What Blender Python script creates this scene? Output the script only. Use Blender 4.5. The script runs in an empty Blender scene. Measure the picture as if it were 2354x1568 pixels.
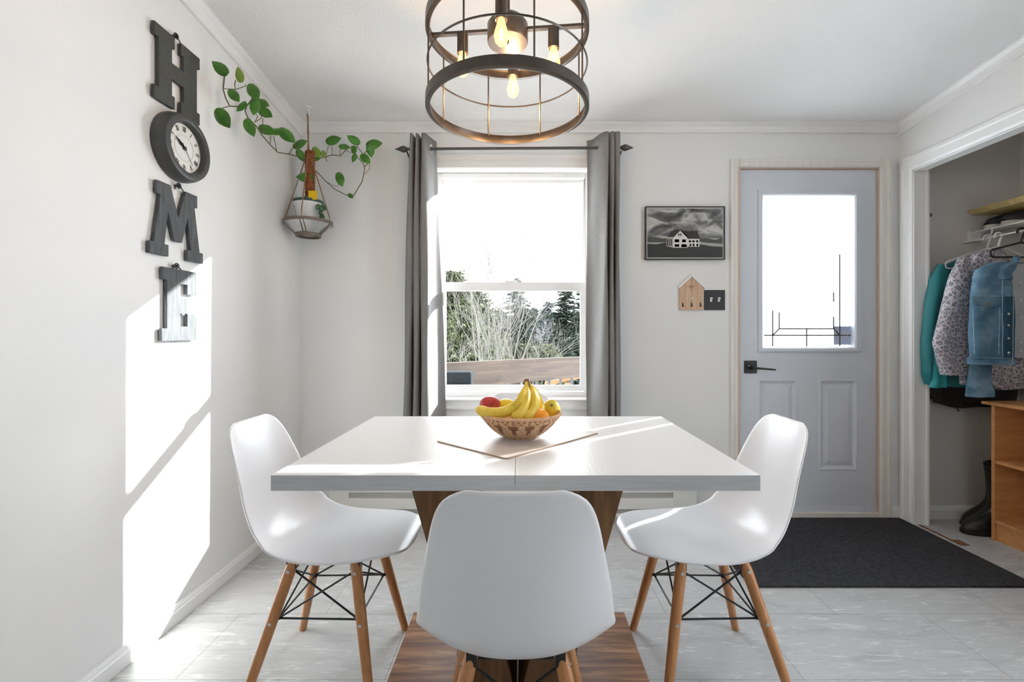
import bpy, bmesh, math, random
from mathutils import Vector, Matrix, Euler
random.seed(7)
PI = math.pi
sc = bpy.context.scene
COL = sc.collection
F = 1060.0          # focal length in pixels of the 2354 px wide frame
CAMZ = 1.09
def P(px, py, D):   # photograph pixel + real distance -> point in the room
    return Vector(((px-1199)*D/F, D, CAMZ-(py-766)*D/F))
YB = 2.725          # back wall plane
XL = -1.308         # left wall plane
XR = 2.234          # right wall plane
CS = 0.113          # ceiling slope
def ceil_z(y): return 2.32 + CS*(YB-y)

# ------------------------------------------------------------------ materials
def new_mat(name):
    m = bpy.data.materials.new(name); m.use_nodes = True
    nt = m.node_tree
    return m, nt, nt.nodes['Principled BSDF']
def N(nt, t, **kw):
    n = nt.nodes.new(t)
    for k, v in kw.items(): setattr(n, k, v)
    return n
def coords(nt, scale=(1,1,1), rot=(0,0,0)):
    tc = N(nt, 'ShaderNodeTexCoord'); mp = N(nt, 'ShaderNodeMapping')
    mp.inputs['Scale'].default_value = scale; mp.inputs['Rotation'].default_value = rot
    nt.links.new(tc.outputs['Object'], mp.inputs['Vector'])
    return mp.outputs['Vector']
def ramp(nt, fac, stops):
    r = N(nt, 'ShaderNodeValToRGB')
    while len(r.color_ramp.elements) < len(stops): r.color_ramp.elements.new(0.5)
    for e, (p, c) in zip(r.color_ramp.elements, stops):
        e.position = p; e.color = (*c, 1)
    nt.links.new(fac, r.inputs['Fac']); return r.outputs['Color']
def noise(nt, vec, scale, detail=4, rough=0.5, dist=0):
    n = N(nt, 'ShaderNodeTexNoise'); n.inputs['Scale'].default_value = scale
    n.inputs['Detail'].default_value = detail; n.inputs['Roughness'].default_value = rough
    n.inputs['Distortion'].default_value = dist
    nt.links.new(vec, n.inputs['Vector']); return n.outputs['Fac']
def bump(nt, b, h, strength, dist=0.002):
    n = N(nt, 'ShaderNodeBump'); n.inputs['Strength'].default_value = strength
    n.inputs['Distance'].default_value = dist
    nt.links.new(h, n.inputs['Height']); nt.links.new(n.outputs['Normal'], b.inputs['Normal'])
def plain(name, c, rough=0.5, metal=0.0, var=0.0, vscale=20, vstretch=(1,1,1), bmp=0.0, bscale=200, bstretch=(1,1,1), spec=0.5, bdist=0.001):
    m, nt, b = new_mat(name)
    b.inputs['Base Color'].default_value = (*c, 1); b.inputs['Roughness'].default_value = rough
    b.inputs['Metallic'].default_value = metal; b.inputs['Specular IOR Level'].default_value = spec
    if var > 0:
        f = noise(nt, coords(nt, vstretch), vscale)
        lo = tuple(x*(1-var) for x in c); hi = tuple(min(1, x*(1+var)) for x in c)
        nt.links.new(ramp(nt, f, [(0.3, lo), (0.7, hi)]), b.inputs['Base Color'])
    if bmp > 0:
        bump(nt, b, noise(nt, coords(nt, bstretch), bscale, 3), bmp, bdist)
    return m
def wood(name, dark, mid, light, stretch=(1,12,12), scale=3, rough=0.45, bmp=0.15):
    m, nt, b = new_mat(name)
    v = coords(nt, stretch)
    f = noise(nt, v, scale, 8, 0.62, 0.6)
    nt.links.new(ramp(nt, f, [(0.3, dark), (0.5, mid), (0.68, light)]), b.inputs['Base Color'])
    b.inputs['Roughness'].default_value = rough
    bump(nt, b, f, bmp)
    return m
M = {}
M['wall'] = plain('wall_paint', (.80,.80,.79), .65, bmp=.08, bscale=60)
M['ceiling'] = plain('stippled_ceiling', (.82,.82,.81), .9, bmp=.6, bscale=120, bdist=.004)
M['trim'] = plain('white_trim_paint', (.84,.84,.83), .35)
M['doortrim'] = plain('unpainted_cream_trim', (.78,.75,.70), .5, var=.05, vscale=8, vstretch=(6,6,.6))
M['doortrim_edge'] = plain('bare_wood_edge', (.62,.47,.36), .6)
M['vinyl'] = plain('white_window_vinyl', (.86,.86,.86), .3)
M['doorpaint'] = plain('pale_blue_grey_door', (.66,.69,.75), .38, var=.02, vscale=4)
M['black'] = plain('matte_black', (.012,.012,.013), .45)
M['blackmetal'] = plain('black_iron', (.03,.03,.032), .38, .6)
M['bronze'] = plain('dark_bronze', (.11,.09,.075), .33, .8, var=.15, vscale=25)
M['rodmetal'] = plain('grey_rod_metal', (.09,.085,.08), .4, .5)
M['chrome'] = plain('chrome', (.75,.75,.75), .2, 1)
M['brass'] = plain('antique_hinge_metal', (.62,.64,.58), .35, .8)
M['shell'] = plain('white_plastic_shell', (.85,.85,.87), .28)
M['beech'] = wood('beech_leg_wood', (.42,.18,.065), (.50,.225,.085), (.58,.28,.12), (30,30,2), 2, .4, .05)
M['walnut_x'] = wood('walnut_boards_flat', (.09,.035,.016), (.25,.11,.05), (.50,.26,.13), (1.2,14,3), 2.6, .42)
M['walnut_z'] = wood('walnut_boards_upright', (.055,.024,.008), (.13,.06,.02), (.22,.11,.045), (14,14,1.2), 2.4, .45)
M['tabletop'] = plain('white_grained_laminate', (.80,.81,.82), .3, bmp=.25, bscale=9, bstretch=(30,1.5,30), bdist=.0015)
M['tableedge_shaded'] = plain('shaded_grained_laminate_edge', (.48,.49,.50), .45, var=.08, vscale=6, vstretch=(2,1,40))  # greyer than the white top: shade on the table's sides put into the colour
M['mat'] = plain('pale_place_mat', (.66,.61,.57), .35, var=.04, vscale=10, vstretch=(8,1,1))
M['matedge'] = plain('brown_mat_edge', (.33,.22,.14), .6)
M['curtain'] = plain('grey_curtain_cloth', (.20,.195,.19), .75, var=.05, vscale=60, bmp=.3, bscale=700)
M['oakshelf'] = wood('orange_beech_laminate', (.50,.22,.075), (.58,.27,.10), (.64,.32,.13), (3,12,12), 2, .4, .02)
M['deckbox'] = plain('flat_black_lid', (.008,.010,.012), .9, spec=.1)
M['grille'] = plain('grey_grille', (.42,.42,.40), .5)
M['heater'] = plain('white_enamel', (.78,.78,.75), .35)
M['fins'] = plain('heater_fins', (.5,.5,.48), .4, .2)
M['rug'] = plain('charcoal_felt_rug', (.028,.030,.034), .95, var=.5, vscale=70, bmp=1, bscale=350, bdist=.004)
M['rope'] = plain('jute_rope', (.28,.17,.10), .9, var=.3, vscale=120)
M['moss'] = plain('coir_pole', (.26,.085,.03), .95, var=.5, vscale=60, bmp=1, bscale=160, bdist=.006)
M['leaf'] = plain('pothos_leaf', (.055,.19,.02), .35, var=.45, vscale=18)
M['leaf_pale'] = plain('young_pothos_leaf', (.20,.33,.04), .4, var=.2, vscale=18)
M['stem'] = plain('vine_stem', (.10,.10,.04), .6)
M['pot'] = plain('white_ceramic', (.82,.82,.82), .25)
M['potrim'] = plain('dark_green_pot_rim', (.03,.07,.055), .4)
M['yellow'] = plain('yellow_sticky_card', (.80,.52,.0), .5)
M['galv'] = plain('galvanised_tin', (.55,.56,.56), .38, .85, var=.15, vscale=12)
M['rust'] = plain('brown_weathered_metal', (.20,.16,.13), .6, .5)
M['green2'] = plain('succulent_leaf', (.06,.13,.06), .5, var=.5, vscale=60)
M['H'] = plain('charcoal_letter', (.055,.056,.05), .62, var=.12, vscale=80)
M['ME'] = plain('slate_letter', (.095,.101,.106), .60, spec=.15, var=.25, vscale=14, vstretch=(8,8,1), bmp=.2, bscale=30, bstretch=(8,8,1))
M['clockrim'] = plain('dark_clock_rim', (.05,.05,.048), .42)
M['clockface'] = plain('clock_face', (.72,.72,.68), .5)
M['tan'] = plain('pale_pine', (.62,.42,.28), .6, var=.12, vscale=8, vstretch=(12,12,1))
M['orangefruit'] = plain('orange_peel', (.85,.32,.01), .4, bmp=.4, bscale=300)
M['lemon'] = plain('lemon_peel', (.85,.62,.02), .4, bmp=.3, bscale=250)
M['teal'] = plain('teal_shell_fabric', (.012,.17,.185), .55, var=.12, vscale=10)
M['teal2'] = plain('light_teal_lining', (.03,.33,.35), .6)
M['blackcloth'] = plain('black_nylon', (.008,.010,.013), .5, var=.3, vscale=12)
M['greycloth'] = plain('pale_grey_cloth', (.42,.43,.45), .7, var=.12, vscale=10)
M['rubber'] = plain('black_rubber', (.014,.016,.014), .38, var=.3, vscale=10)
M['shoe'] = plain('navy_canvas', (.035,.037,.05), .8)
M['sole'] = plain('cream_rubber', (.62,.60,.53), .6)
M['tray'] = plain('bamboo_tray', (.62,.47,.20), .5, var=.2, vscale=6, vstretch=(1,14,14))
M['rear_dark'] = plain('taupe_bounce_cut_paint', (.12,.105,.10), .7)  # dark tone given to the unseen rear wall to cut bounce light
M['whiteplastic'] = plain('white_plastic', (.82,.82,.80), .3)
M['snow'] = plain('snow', (.86,.88,.90), .9)
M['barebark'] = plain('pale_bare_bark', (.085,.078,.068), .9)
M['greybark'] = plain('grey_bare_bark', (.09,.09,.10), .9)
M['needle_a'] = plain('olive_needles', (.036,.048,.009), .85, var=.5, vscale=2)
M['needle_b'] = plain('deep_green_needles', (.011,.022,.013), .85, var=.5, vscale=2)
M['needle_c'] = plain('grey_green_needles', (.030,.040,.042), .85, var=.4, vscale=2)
M['bark'] = plain('dark_bark', (.12,.09,.07), .9)
M['cedar'] = wood('shaded_weathered_deck_board', (.022,.011,.006), (.040,.023,.013), (.068,.042,.025), (1,1,16), 2.5, .6, .1)  # darkened all over in place of shade from the house, which is not built
M['cedar_new'] = wood('orange_deck_board', (.14,.05,.01), (.19,.075,.018), (.23,.10,.028), (1,1,16), 2.5, .6, .1)
M['house_white'] = plain('print_white', (.66,.66,.62), .5)
M['print_dark'] = plain('print_dark', (.022,.022,.02), .5)
M['print_mid'] = plain('print_mid_grey', (.06,.06,.058), .5)
M['print_pale'] = plain('print_pale_grey', (.36,.36,.34), .5)
M['backing'] = plain('decal_blue', (.46,.54,.72), .5)

def mk_floor():
    m, nt, b = new_mat('grey_stone_vinyl')
    v = coords(nt)
    br = N(nt, 'ShaderNodeTexBrick'); br.offset = .5
    br.inputs['Scale'].default_value = 1
    for k, x in (('Mortar Size', .0016), ('Mortar Smooth', .1), ('Brick Width', .66), ('Row Height', .34), ('Bias', 0)):
        br.inputs[k].default_value = x
    br.inputs['Color1'].default_value = (.46,.46,.46,1); br.inputs['Color2'].default_value = (.51,.515,.51,1)
    br.inputs['Mortar'].default_value = (.30,.30,.295,1)
    mp = N(nt, 'ShaderNodeMapping'); mp.inputs['Location'].default_value = (.1, -.09, 0)
    nt.links.new(v, mp.inputs['Vector']); nt.links.new(mp.outputs['Vector'], br.inputs['Vector'])
    f1 = noise(nt, coords(nt, (1.2, 4.5, 1), (0,0,.12)), 3.2, 9, .65, .8)
    c1 = ramp(nt, f1, [(.25, (.72,.72,.71)), (.5, (1,1,1)), (.66, (1.0,1.0,1.0)), (.8, (1.5,1.5,1.5))])
    mx = N(nt, 'ShaderNodeMix', data_type='RGBA', blend_type='MULTIPLY'); mx.inputs['Factor'].default_value = 1
    nt.links.new(br.outputs['Color'], mx.inputs['A']); nt.links.new(c1, mx.inputs['B'])
    f2 = noise(nt, coords(nt, (1.5, 9, 1), (0,0,-.1)), 5, 10, .7, 1.5)
    c2 = ramp(nt, f2, [(.54, (0,0,0)), (.68, (.28,.28,.27))])
    ad = N(nt, 'ShaderNodeMix', data_type='RGBA', blend_type='ADD'); ad.inputs['Factor'].default_value = .8
    nt.links.new(mx.outputs['Result'], ad.inputs['A']); nt.links.new(c2, ad.inputs['B'])
    nt.links.new(ad.outputs['Result'], b.inputs['Base Color'])
    b.inputs['Roughness'].default_value = .36
    bump(nt, b, f1, .08)
    return m
M['floor'] = mk_floor()

def mk_glass(name, tint=(1,1,1), refl=.06):
    m = bpy.data.materials.new(name); m.use_nodes = True; nt = m.node_tree; nt.nodes.clear()
    o = N(nt, 'ShaderNodeOutputMaterial'); t = N(nt, 'ShaderNodeBsdfTransparent'); g = N(nt, 'ShaderNodeBsdfGlossy')
    t.inputs['Color'].default_value = (*tint, 1); g.inputs['Roughness'].default_value = .02
    mx = N(nt, 'ShaderNodeMixShader'); mx.inputs['Fac'].default_value = refl
    nt.links.new(t.outputs[0], mx.inputs[1]); nt.links.new(g.outputs[0], mx.inputs[2]); nt.links.new(mx.outputs[0], o.inputs['Surface'])
    return m
M['glass'] = mk_glass('window_glass', (.97,.98,.98), .010)
def mk_frost():
    m = bpy.data.materials.new('frosted_glass'); m.use_nodes = True; nt = m.node_tree; nt.nodes.clear()
    o = N(nt, 'ShaderNodeOutputMaterial'); t = N(nt, 'ShaderNodeBsdfTranslucent'); g = N(nt, 'ShaderNodeBsdfGlossy')
    t.inputs['Color'].default_value = (.66,.68,.70,1); g.inputs['Roughness'].default_value = .15
    mx = N(nt, 'ShaderNodeMixShader'); mx.inputs['Fac'].default_value = .05
    nt.links.new(t.outputs[0], mx.inputs[1]); nt.links.new(g.outputs[0], mx.inputs[2]); nt.links.new(mx.outputs[0], o.inputs['Surface'])
    return m
M['frost'] = mk_frost()
def mk_emit(name, c, s):
    m = bpy.data.materials.new(name); m.use_nodes = True; nt = m.node_tree; nt.nodes.clear()
    o = N(nt, 'ShaderNodeOutputMaterial'); e = N(nt, 'ShaderNodeEmission')
    e.inputs['Color'].default_value = (*c, 1); e.inputs['Strength'].default_value = s
    nt.links.new(e.outputs[0], o.inputs['Surface']); return m
M['filament'] = mk_emit('glowing_filament', (1,.62,.22), 60)
def mk_bulb():
    m = bpy.data.materials.new('lit_bulb_glass'); m.use_nodes = True; nt = m.node_tree; nt.nodes.clear()
    o = N(nt, 'ShaderNodeOutputMaterial'); e = N(nt, 'ShaderNodeEmission'); t = N(nt, 'ShaderNodeBsdfTransparent')
    e.inputs['Color'].default_value = (1,.56,.20,1); e.inputs['Strength'].default_value = 2.4
    lw = N(nt, 'ShaderNodeMixShader'); lw.inputs['Fac'].default_value = .38
    nt.links.new(e.outputs[0], lw.inputs[2]); nt.links.new(t.outputs[0], lw.inputs[1]); nt.links.new(lw.outputs[0], o.inputs['Surface'])
    return m
M['bulb'] = mk_bulb()
def mk_leopard():
    m, nt, b = new_mat('leopard_print_fabric')
    v = coords(nt)
    vo = N(nt, 'ShaderNodeTexVoronoi', feature='DISTANCE_TO_EDGE'); vo.inputs['Scale'].default_value = 46; vo.inputs['Randomness'].default_value = .9
    nz = N(nt, 'ShaderNodeTexNoise'); nz.inputs['Scale'].default_value = 30
    mx = N(nt, 'ShaderNodeMix', data_type='VECTOR'); mx.inputs['Factor'].default_value = .03
    nt.links.new(v, nz.inputs['Vector']); nt.links.new(v, mx.inputs['A']); nt.links.new(nz.outputs['Color'], mx.inputs['B'])
    nt.links.new(mx.outputs['Result'], vo.inputs['Vector'])
    c = ramp(nt, vo.outputs['Distance'], [(.05,(.52,.49,.52)), (.10,(.50,.47,.50)), (.14,(.15,.14,.17)), (.22,(.16,.15,.18)), (.30,(.30,.28,.31)), (1,(.33,.31,.34))])
    nt.links.new(c, b.inputs['Base Color']); b.inputs['Roughness'].default_value = .75
    return m
M['leopard'] = mk_leopard()
def mk_denim():
    m, nt, b = new_mat('washed_denim')
    f = noise(nt, coords(nt), 9, 6, .6)
    nt.links.new(ramp(nt, f, [(.3,(.04,.11,.18)), (.5,(.09,.19,.28)), (.7,(.20,.32,.42))]), b.inputs['Base Color'])
    b.inputs['Roughness'].default_value = .85
    bump(nt, b, noise(nt, coords(nt, (1,1,3)), 260, 2), .5)
    return m
M['denim'] = mk_denim()
M['denim_seam'] = plain('pale_denim_seam', (.32,.44,.52), .85, var=.25, vscale=50)
M['denim_dark'] = plain('dark_denim', (.02,.075,.12), .85, var=.2, vscale=12)
def mk_banana():
    m, nt, b = new_mat('banana_peel')
    f = noise(nt, coords(nt, (1,1,1)), 28, 5, .6)
    nt.links.new(ramp(nt, f, [(.28,(.10,.05,.01)), (.34,(.66,.45,.04)), (.5,(.78,.56,.06)), (.72,(.85,.66,.12))]), b.inputs['Base Color'])
    b.inputs['Roughness'].default_value = .5; return m
M['banana'] = mk_banana()
M['bananastem'] = plain('banana_stem', (.20,.09,.04), .7, var=.3, vscale=60)
def mk_two(name, a, c, scale, lo, hi, stretch=(1,1,1), rough=.35):
    m, nt, b = new_mat(name)
    nt.links.new(ramp(nt, noise(nt, coords(nt, stretch), scale, 2), [(lo, a), (hi, c)]), b.inputs['Base Color'])
    b.inputs['Roughness'].default_value = rough; return m
M['apple'] = mk_two('red_apple_skin', (.50,.03,.025), (.60,.16,.05), 22, .45, .7)
M['mango'] = mk_two('yellow_green_mango_skin', (.42,.44,.03), (.80,.55,.04), 12, .35, .5)
M['avocado'] = plain('green_fruit', (.10,.16,.05), .4)
M['weave_tan'] = plain('tan_weave', (.60,.38,.22), .8, var=.3, vscale=140, bmp=.6, bscale=260)
M['weave_brown'] = plain('brown_weave', (.24,.11,.055), .8, var=.3, vscale=140, bmp=.6, bscale=260)
def mk_sky_print():
    m, nt, b = new_mat('stormy_sky_print')
    f = noise(nt, coords(nt, (3, 1, 7)), 2.2, 3, .5, 1.2)
    nt.links.new(ramp(nt, f, [(.34,(.03,.03,.03)), (.5,(.15,.15,.145)), (.64,(.5,.5,.47))]), b.inputs['Base Color'])
    b.inputs['Roughness'].default_value = .4; return m
M['skyprint'] = mk_sky_print()

# ------------------------------------------------------------------ mesh builder
def wloc(o):
    v = Vector((0,0,0))
    while o is not None:
        v += Vector(o.location); o = o.parent
    return v
def basis(d):
    d = d.normalized(); a = Vector((0,0,1)) if abs(d.z) < .95 else Vector((1,0,0))
    u = d.cross(a).normalized(); return u, d.cross(u).normalized()
class MB:
    def __init__(s): s.v = []; s.f = []; s.m = []
    def face(s, idx, mi=0): s.f.append(tuple(idx)); s.m.append(mi)
    def box(s, x0, x1, y0, y1, z0, z1, mi=0):
        i = len(s.v)
        s.v += [Vector(p) for p in ((x0,y0,z0),(x1,y0,z0),(x1,y1,z0),(x0,y1,z0),(x0,y0,z1),(x1,y0,z1),(x1,y1,z1),(x0,y1,z1))]
        for q in ((0,3,2,1),(4,5,6,7),(0,1,5,4),(1,2,6,5),(2,3,7,6),(3,0,4,7)): s.face([i+k for k in q], mi)
        return s
    def obox(s, c, size, rot=(0,0,0), mi=0):
        i = len(s.v); s.box(-size[0]/2, size[0]/2, -size[1]/2, size[1]/2, -size[2]/2, size[2]/2, mi)
        R = Euler(rot).to_matrix()
        for k in range(i, len(s.v)): s.v[k] = R @ s.v[k] + Vector(c)
        return s
    def tube(s, pts, r, seg=10, closed=False, mi=0, caps=True, flat=1.0):
        pts = [Vector(p) for p in pts]; n = len(pts)
        rs = r if isinstance(r, (list, tuple)) else [r]*n
        base = len(s.v); u = None
        for k in range(n):
            if closed: d = pts[(k+1) % n]-pts[k-1]
            else: d = pts[min(k+1, n-1)]-pts[max(k-1, 0)]
            if d.length < 1e-9: d = Vector((0,0,1))
            d.normalize()
            if u is None: u, w = basis(d)
            else:
                u = (u - d*u.dot(d))
                if u.length < 1e-6: u, w = basis(d)
                u.normalize(); w = d.cross(u).normalized()
            for j in range(seg):
                a = 2*PI*j/seg
                s.v.append(pts[k] + (u*math.cos(a) + w*math.sin(a)*flat)*rs[k])
        for k in range(n if closed else n-1):
            a0 = base+k*seg; b0 = base+((k+1) % n)*seg
            for j in range(seg): s.face((a0+j, a0+(j+1) % seg, b0+(j+1) % seg, b0+j), mi)
        if caps and not closed:
            s.face([base+j for j in range(seg)][::-1], mi); s.face([base+(n-1)*seg+j for j in range(seg)], mi)
        return s
    def lathe(s, prof, c=(0,0,0), seg=32, axis='z', mi=0, mfun=None, closed=False):
        c = Vector(c); base = len(s.v); n = len(prof)
        for (r, h) in prof:
            for j in range(seg):
                a = 2*PI*j/seg
                if axis == 'z': p = Vector((r*math.cos(a), r*math.sin(a), h))
                elif axis == 'x': p = Vector((h, r*math.cos(a), r*math.sin(a)))
                else: p = Vector((r*math.sin(a), h, r*math.cos(a)))
                s.v.append(c+p)
        for k in range(n if closed else n-1):
            for j in range(seg):
                k2 = (k+1) % n
                s.face((base+k*seg+j, base+k*seg+(j+1) % seg, base+k2*seg+(j+1) % seg, base+k2*seg+j), mfun(k, j) if mfun else mi)
        if not closed:
            if prof[0][0] > 1e-6: s.face([base+j for j in range(seg)][::-1], mfun(0, 0) if mfun else mi)
            if prof[-1][0] > 1e-6: s.face([base+(n-1)*seg+j for j in range(seg)], mi)
        return s
    def prism(s, poly, mapf, t0, t1, mi=0):       # poly [(a,b)], mapf(a,b,t)->point
        i = len(s.v); n = len(poly)
        for t in (t0, t1): s.v += [Vector(mapf(a, b, t)) for a, b in poly]
        s.face([i+k for k in range(n)][::-1], mi); s.face([i+n+k for k in range(n)], mi)
        for k in range(n): s.face((i+k, i+(k+1) % n, i+n+(k+1) % n, i+n+k), mi)
        return s
    def ball(s, c, r, sx=1, sy=1, sz=1, seg=20, rings=12, mi=0, fun=None):
        prof = []
        base = len(s.v)
        for k in range(rings+1):
            th = PI*k/rings
            for j in range(seg):
                a = 2*PI*j/seg
                p = Vector((math.sin(th)*math.cos(a)*sx, math.sin(th)*math.sin(a)*sy, -math.cos(th)*sz))*r
                if fun: p = fun(p)
                s.v.append(Vector(c)+p)
        for k in range(rings):
            for j in range(seg): s.face((base+k*seg+j, base+k*seg+(j+1) % seg, base+(k+1)*seg+(j+1) % seg, base+(k+1)*seg+j), mi)
        return s
    def grid(s, fun, nu, nv, mi=0):
        base = len(s.v)
        for i in range(nu+1):
            for j in range(nv+1): s.v.append(Vector(fun(i/nu, j/nv)))
        for i in range(nu):
            for j in range(nv):
                a = base+i*(nv+1)+j; s.face((a, a+nv+1, a+nv+2, a+1), mi)
        return s
    def build(s, name, mats, parent=None, smooth=False, bevel=0, solid=0, sub=0, kind=None, weld=True, offset=0):
        L = wloc(parent) if parent else Vector((0,0,0))
        me = bpy.data.meshes.new(name)
        me.from_pydata([tuple(v-L) for v in s.v], [], s.f)
        if not isinstance(mats, (list, tuple)): mats = [mats]
        for m in mats: me.materials.append(m)
        for p, mi in zip(me.polygons, s.m): p.material_index = mi
        bm = bmesh.new(); bm.from_mesh(me)
        if weld: bmesh.ops.remove_doubles(bm, verts=bm.verts, dist=1e-5)
        bmesh.ops.dissolve_degenerate(bm, edges=bm.edges, dist=1e-6)
        bmesh.ops.recalc_face_normals(bm, faces=bm.faces)
        bm.to_mesh(me); bm.free()
        if smooth:
            for p in me.polygons: p.use_smooth = True
            try: me.set_sharp_from_angle(angle=math.radians(50))
            except Exception: pass
        o = bpy.data.objects.new(name, me); COL.objects.link(o); o.parent = parent
        if solid:
            md = o.modifiers.new('thick', 'SOLIDIFY'); md.thickness = solid; md.offset = offset
        if sub:
            md = o.modifiers.new('sub', 'SUBSURF'); md.levels = sub; md.render_levels = sub
        if bevel:
            md = o.modifiers.new('bev', 'BEVEL'); md.width = bevel; md.segments = 2; md.limit_method = 'ANGLE'
        if kind: o['kind'] = kind
        return o
def tag(o, label, cat, group=None, kind=None):
    o['label'] = label; o['category'] = cat
    if group: o['group'] = group
    if kind: o['kind'] = kind
    return o
def thing(name, label, cat, loc=(0,0,0), group=None):
    o = bpy.data.objects.new(name, None); COL.objects.link(o)
    o.location = loc; o.empty_display_size = .05
    return tag(o, label, cat, group)
def structure(o, label=None, cat=None):
    o['kind'] = 'structure'
    if label: o['label'] = label; o['category'] = cat
    return o
def copy_tree(o, parent=None):
    c = o.copy(); COL.objects.link(c); c.parent = parent
    for ch in list(o.children): copy_tree(ch, c)
    return c

# ------------------------------------------------------------------ room shell
YR = -2.7
WT = .12
structure(MB().box(XL-.12, 3.1, YR-.12, YB+WT, -.1, 0).build('floor', M['floor']), 'grey stone-look vinyl tile floor of the dining room', 'floor')
b = MB()
zf = lambda y: ceil_z(y)
b.prism([(YR-.12, zf(YR-.12)), (YB+WT, zf(YB+WT)), (YB+WT, zf(YB+WT)+.1), (YR-.12, zf(YR-.12)+.1)], lambda a, c, t: (t, a, c), XL-.12, 3.1)
structure(b.build('ceiling', M['ceiling']), 'white stippled ceiling sloping down to the back wall', 'ceiling')
b = MB()
b.prism([(YR, 0), (YB, 0), (YB, zf(YB)), (YR, zf(YR))], lambda a, c, t: (t, a, c), XL-.12, XL)
structure(b.build('wall_left', M['wall']), 'white left wall carrying the letters and clock', 'wall')
# back wall: window and door openings
WX0, WX1, WZ0, WZ1 = -.512, .406, .702, 2.062
DX0, DX1, DZ1 = 1.285, 2.112, 2.068
b = MB()
y0, y1 = YB, YB+WT
top = zf(YB)
b.box(XL-.12, WX0, y0, y1, 0, top); b.box(WX0, WX1, y0, y1, 0, WZ0); b.box(WX0, WX1, y0, y1, WZ1, top)
b.box(WX1, DX0, y0, y1, 0, top); b.box(DX0, DX1, y0, y1, DZ1, top); b.box(DX1, 3.1, y0, y1, 0, top)
structure(b.build('wall_back', M['wall']), 'pale grey-white back wall with window and door', 'wall')
# right wall with closet opening
JX = XR+.05
CY0, CY1, CZ = 1.15, 2.626, 2.02
SY0, SY1 = .28, 1.00     # unseen opening added in the right wall beside the camera for fill light
def wallprism(b, ya, yb_, za=None, x0=XR, x1=JX):
    z0 = 0 if za is None else za
    b.prism([(ya, z0), (yb_, z0), (yb_, zf(yb_)), (ya, zf(ya))], lambda a, c, t: (t, a, c), x0, x1)
b = MB()
wallprism(b, YR, SY0); wallprism(b, SY1, CY0); wallprism(b, CY0, CY1, CZ); wallprism(b, CY1, YB)
b.box(XR, JX, SY0, SY1, 0, .08); wallprism(b, SY0, SY1, 2.35)
structure(b.build('wall_right', M['wall']), 'white right wall with the open closet in it', 'wall')
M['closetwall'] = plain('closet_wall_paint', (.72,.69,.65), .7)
b = MB()
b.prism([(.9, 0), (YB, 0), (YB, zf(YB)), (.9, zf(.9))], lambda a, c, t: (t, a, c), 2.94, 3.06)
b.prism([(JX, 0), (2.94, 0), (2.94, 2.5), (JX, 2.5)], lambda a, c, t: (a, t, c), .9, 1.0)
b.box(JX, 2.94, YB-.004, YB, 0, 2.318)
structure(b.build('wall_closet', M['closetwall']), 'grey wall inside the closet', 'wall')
# rear wall behind the camera with an added opening for fill light
b = MB()
b.box(XL-.12, -.5, YR-.12, YR, 0, 3.05); b.box(.5, 3.1, YR-.12, YR, 0, 3.05)
b.box(-.5, .5, YR-.12, YR, 2.3, 3.05); b.box(-.5, .5, YR-.12, YR, 0, 1.5)
structure(b.build('wall_rear', M['rear_dark']), 'rear wall behind the camera, made dark to cut bounce light', 'wall')
b = MB()
for x in (-.5, .45): b.box(x, x+.05, YR-.1, YR-.04, 1.5, 2.3)
b.box(-.5, .5, YR-.1, YR-.04, 1.5, 1.55); b.box(-.5, .5, YR-.1, YR-.04, 2.25, 2.3)
structure(b.build('fill_opening_rear', M['vinyl']), 'frame of an unseen opening added in the rear wall for fill light', 'window')

b = MB()
for y in (SY0, (SY0+SY1)/2-.025, SY1-.05): b.box(XR+.01, JX-.005, y, y+.05, .08, 2.35)
b.box(XR+.01, JX-.005, SY0, SY1, .08, .13); b.box(XR+.01, JX-.005, SY0, SY1, 2.30, 2.35)
structure(b.build('fill_opening_right', M['vinyl']), 'frame of an unseen opening added in the right wall for fill light', 'window')
# crown mouldings
prof = [(0,0), (.012,0), (.018,-.008), (.03,-.02), (.03,-.034), (.02,-.04), (.012,-.052), (0,-.052)]
prof2 = [(0,0), (.036,0), (.036,-.010), (.020,-.022), (.014,-.034), (.014,-.052), (0,-.052)]
b = MB(); b.prism(prof2, lambda a, c, t: (t, YB-a, zf(YB-a)+c+.001), XL, XR)
structure(b.build('trim_1', M['trim']), 'thin crown moulding along the back wall', 'trim')
b = MB(); b.prism(prof2, lambda a, c, t: (XL+a, t, zf(t)+c*1.3+.001), YR, YB)
structure(b.build('trim_2', M['trim']), 'crown moulding along the left wall', 'trim')
b = MB(); b.prism(prof2, lambda a, c, t: (XR-a, t, zf(t)+c*1.3+.001), YR, YB)
structure(b.build('trim_3', M['trim']), 'crown moulding along the right wall', 'trim')
# baseboards
bp = [(0,0), (.016,0), (.016,.045), (.012,.050), (.012,.054), (.006,.066), (0,.066)]
b = MB(); b.prism(bp, lambda a, c, t: (XL+a, t, c), YR, YB)
structure(b.build('baseboard_left', M['trim']), 'white baseboard along the left wall', 'baseboard')
b = MB(); b.prism(bp, lambda a, c, t: (t, YB-a, c), XL, 1.24); b.prism(bp, lambda a, c, t: (t, YB-a, c), 2.18, XR)
structure(b.build('baseboard_back', M['trim']), 'white baseboard along the back wall', 'baseboard')
b = MB(); b.prism([(x, z*1.12) for x, z in bp], lambda a, c, t: (t, YB-.004-a, c), JX, 2.94)
structure(b.build('baseboard_closet', M['trim']), 'cream baseboard inside the closet', 'baseboard')
b = MB(); b.prism(bp, lambda a, c, t: (XR-a, t, c), SY1+.05, CY0-.1)
structure(b.build('baseboard_right', M['trim']), 'white baseboard along the right wall', 'baseboard')
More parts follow.
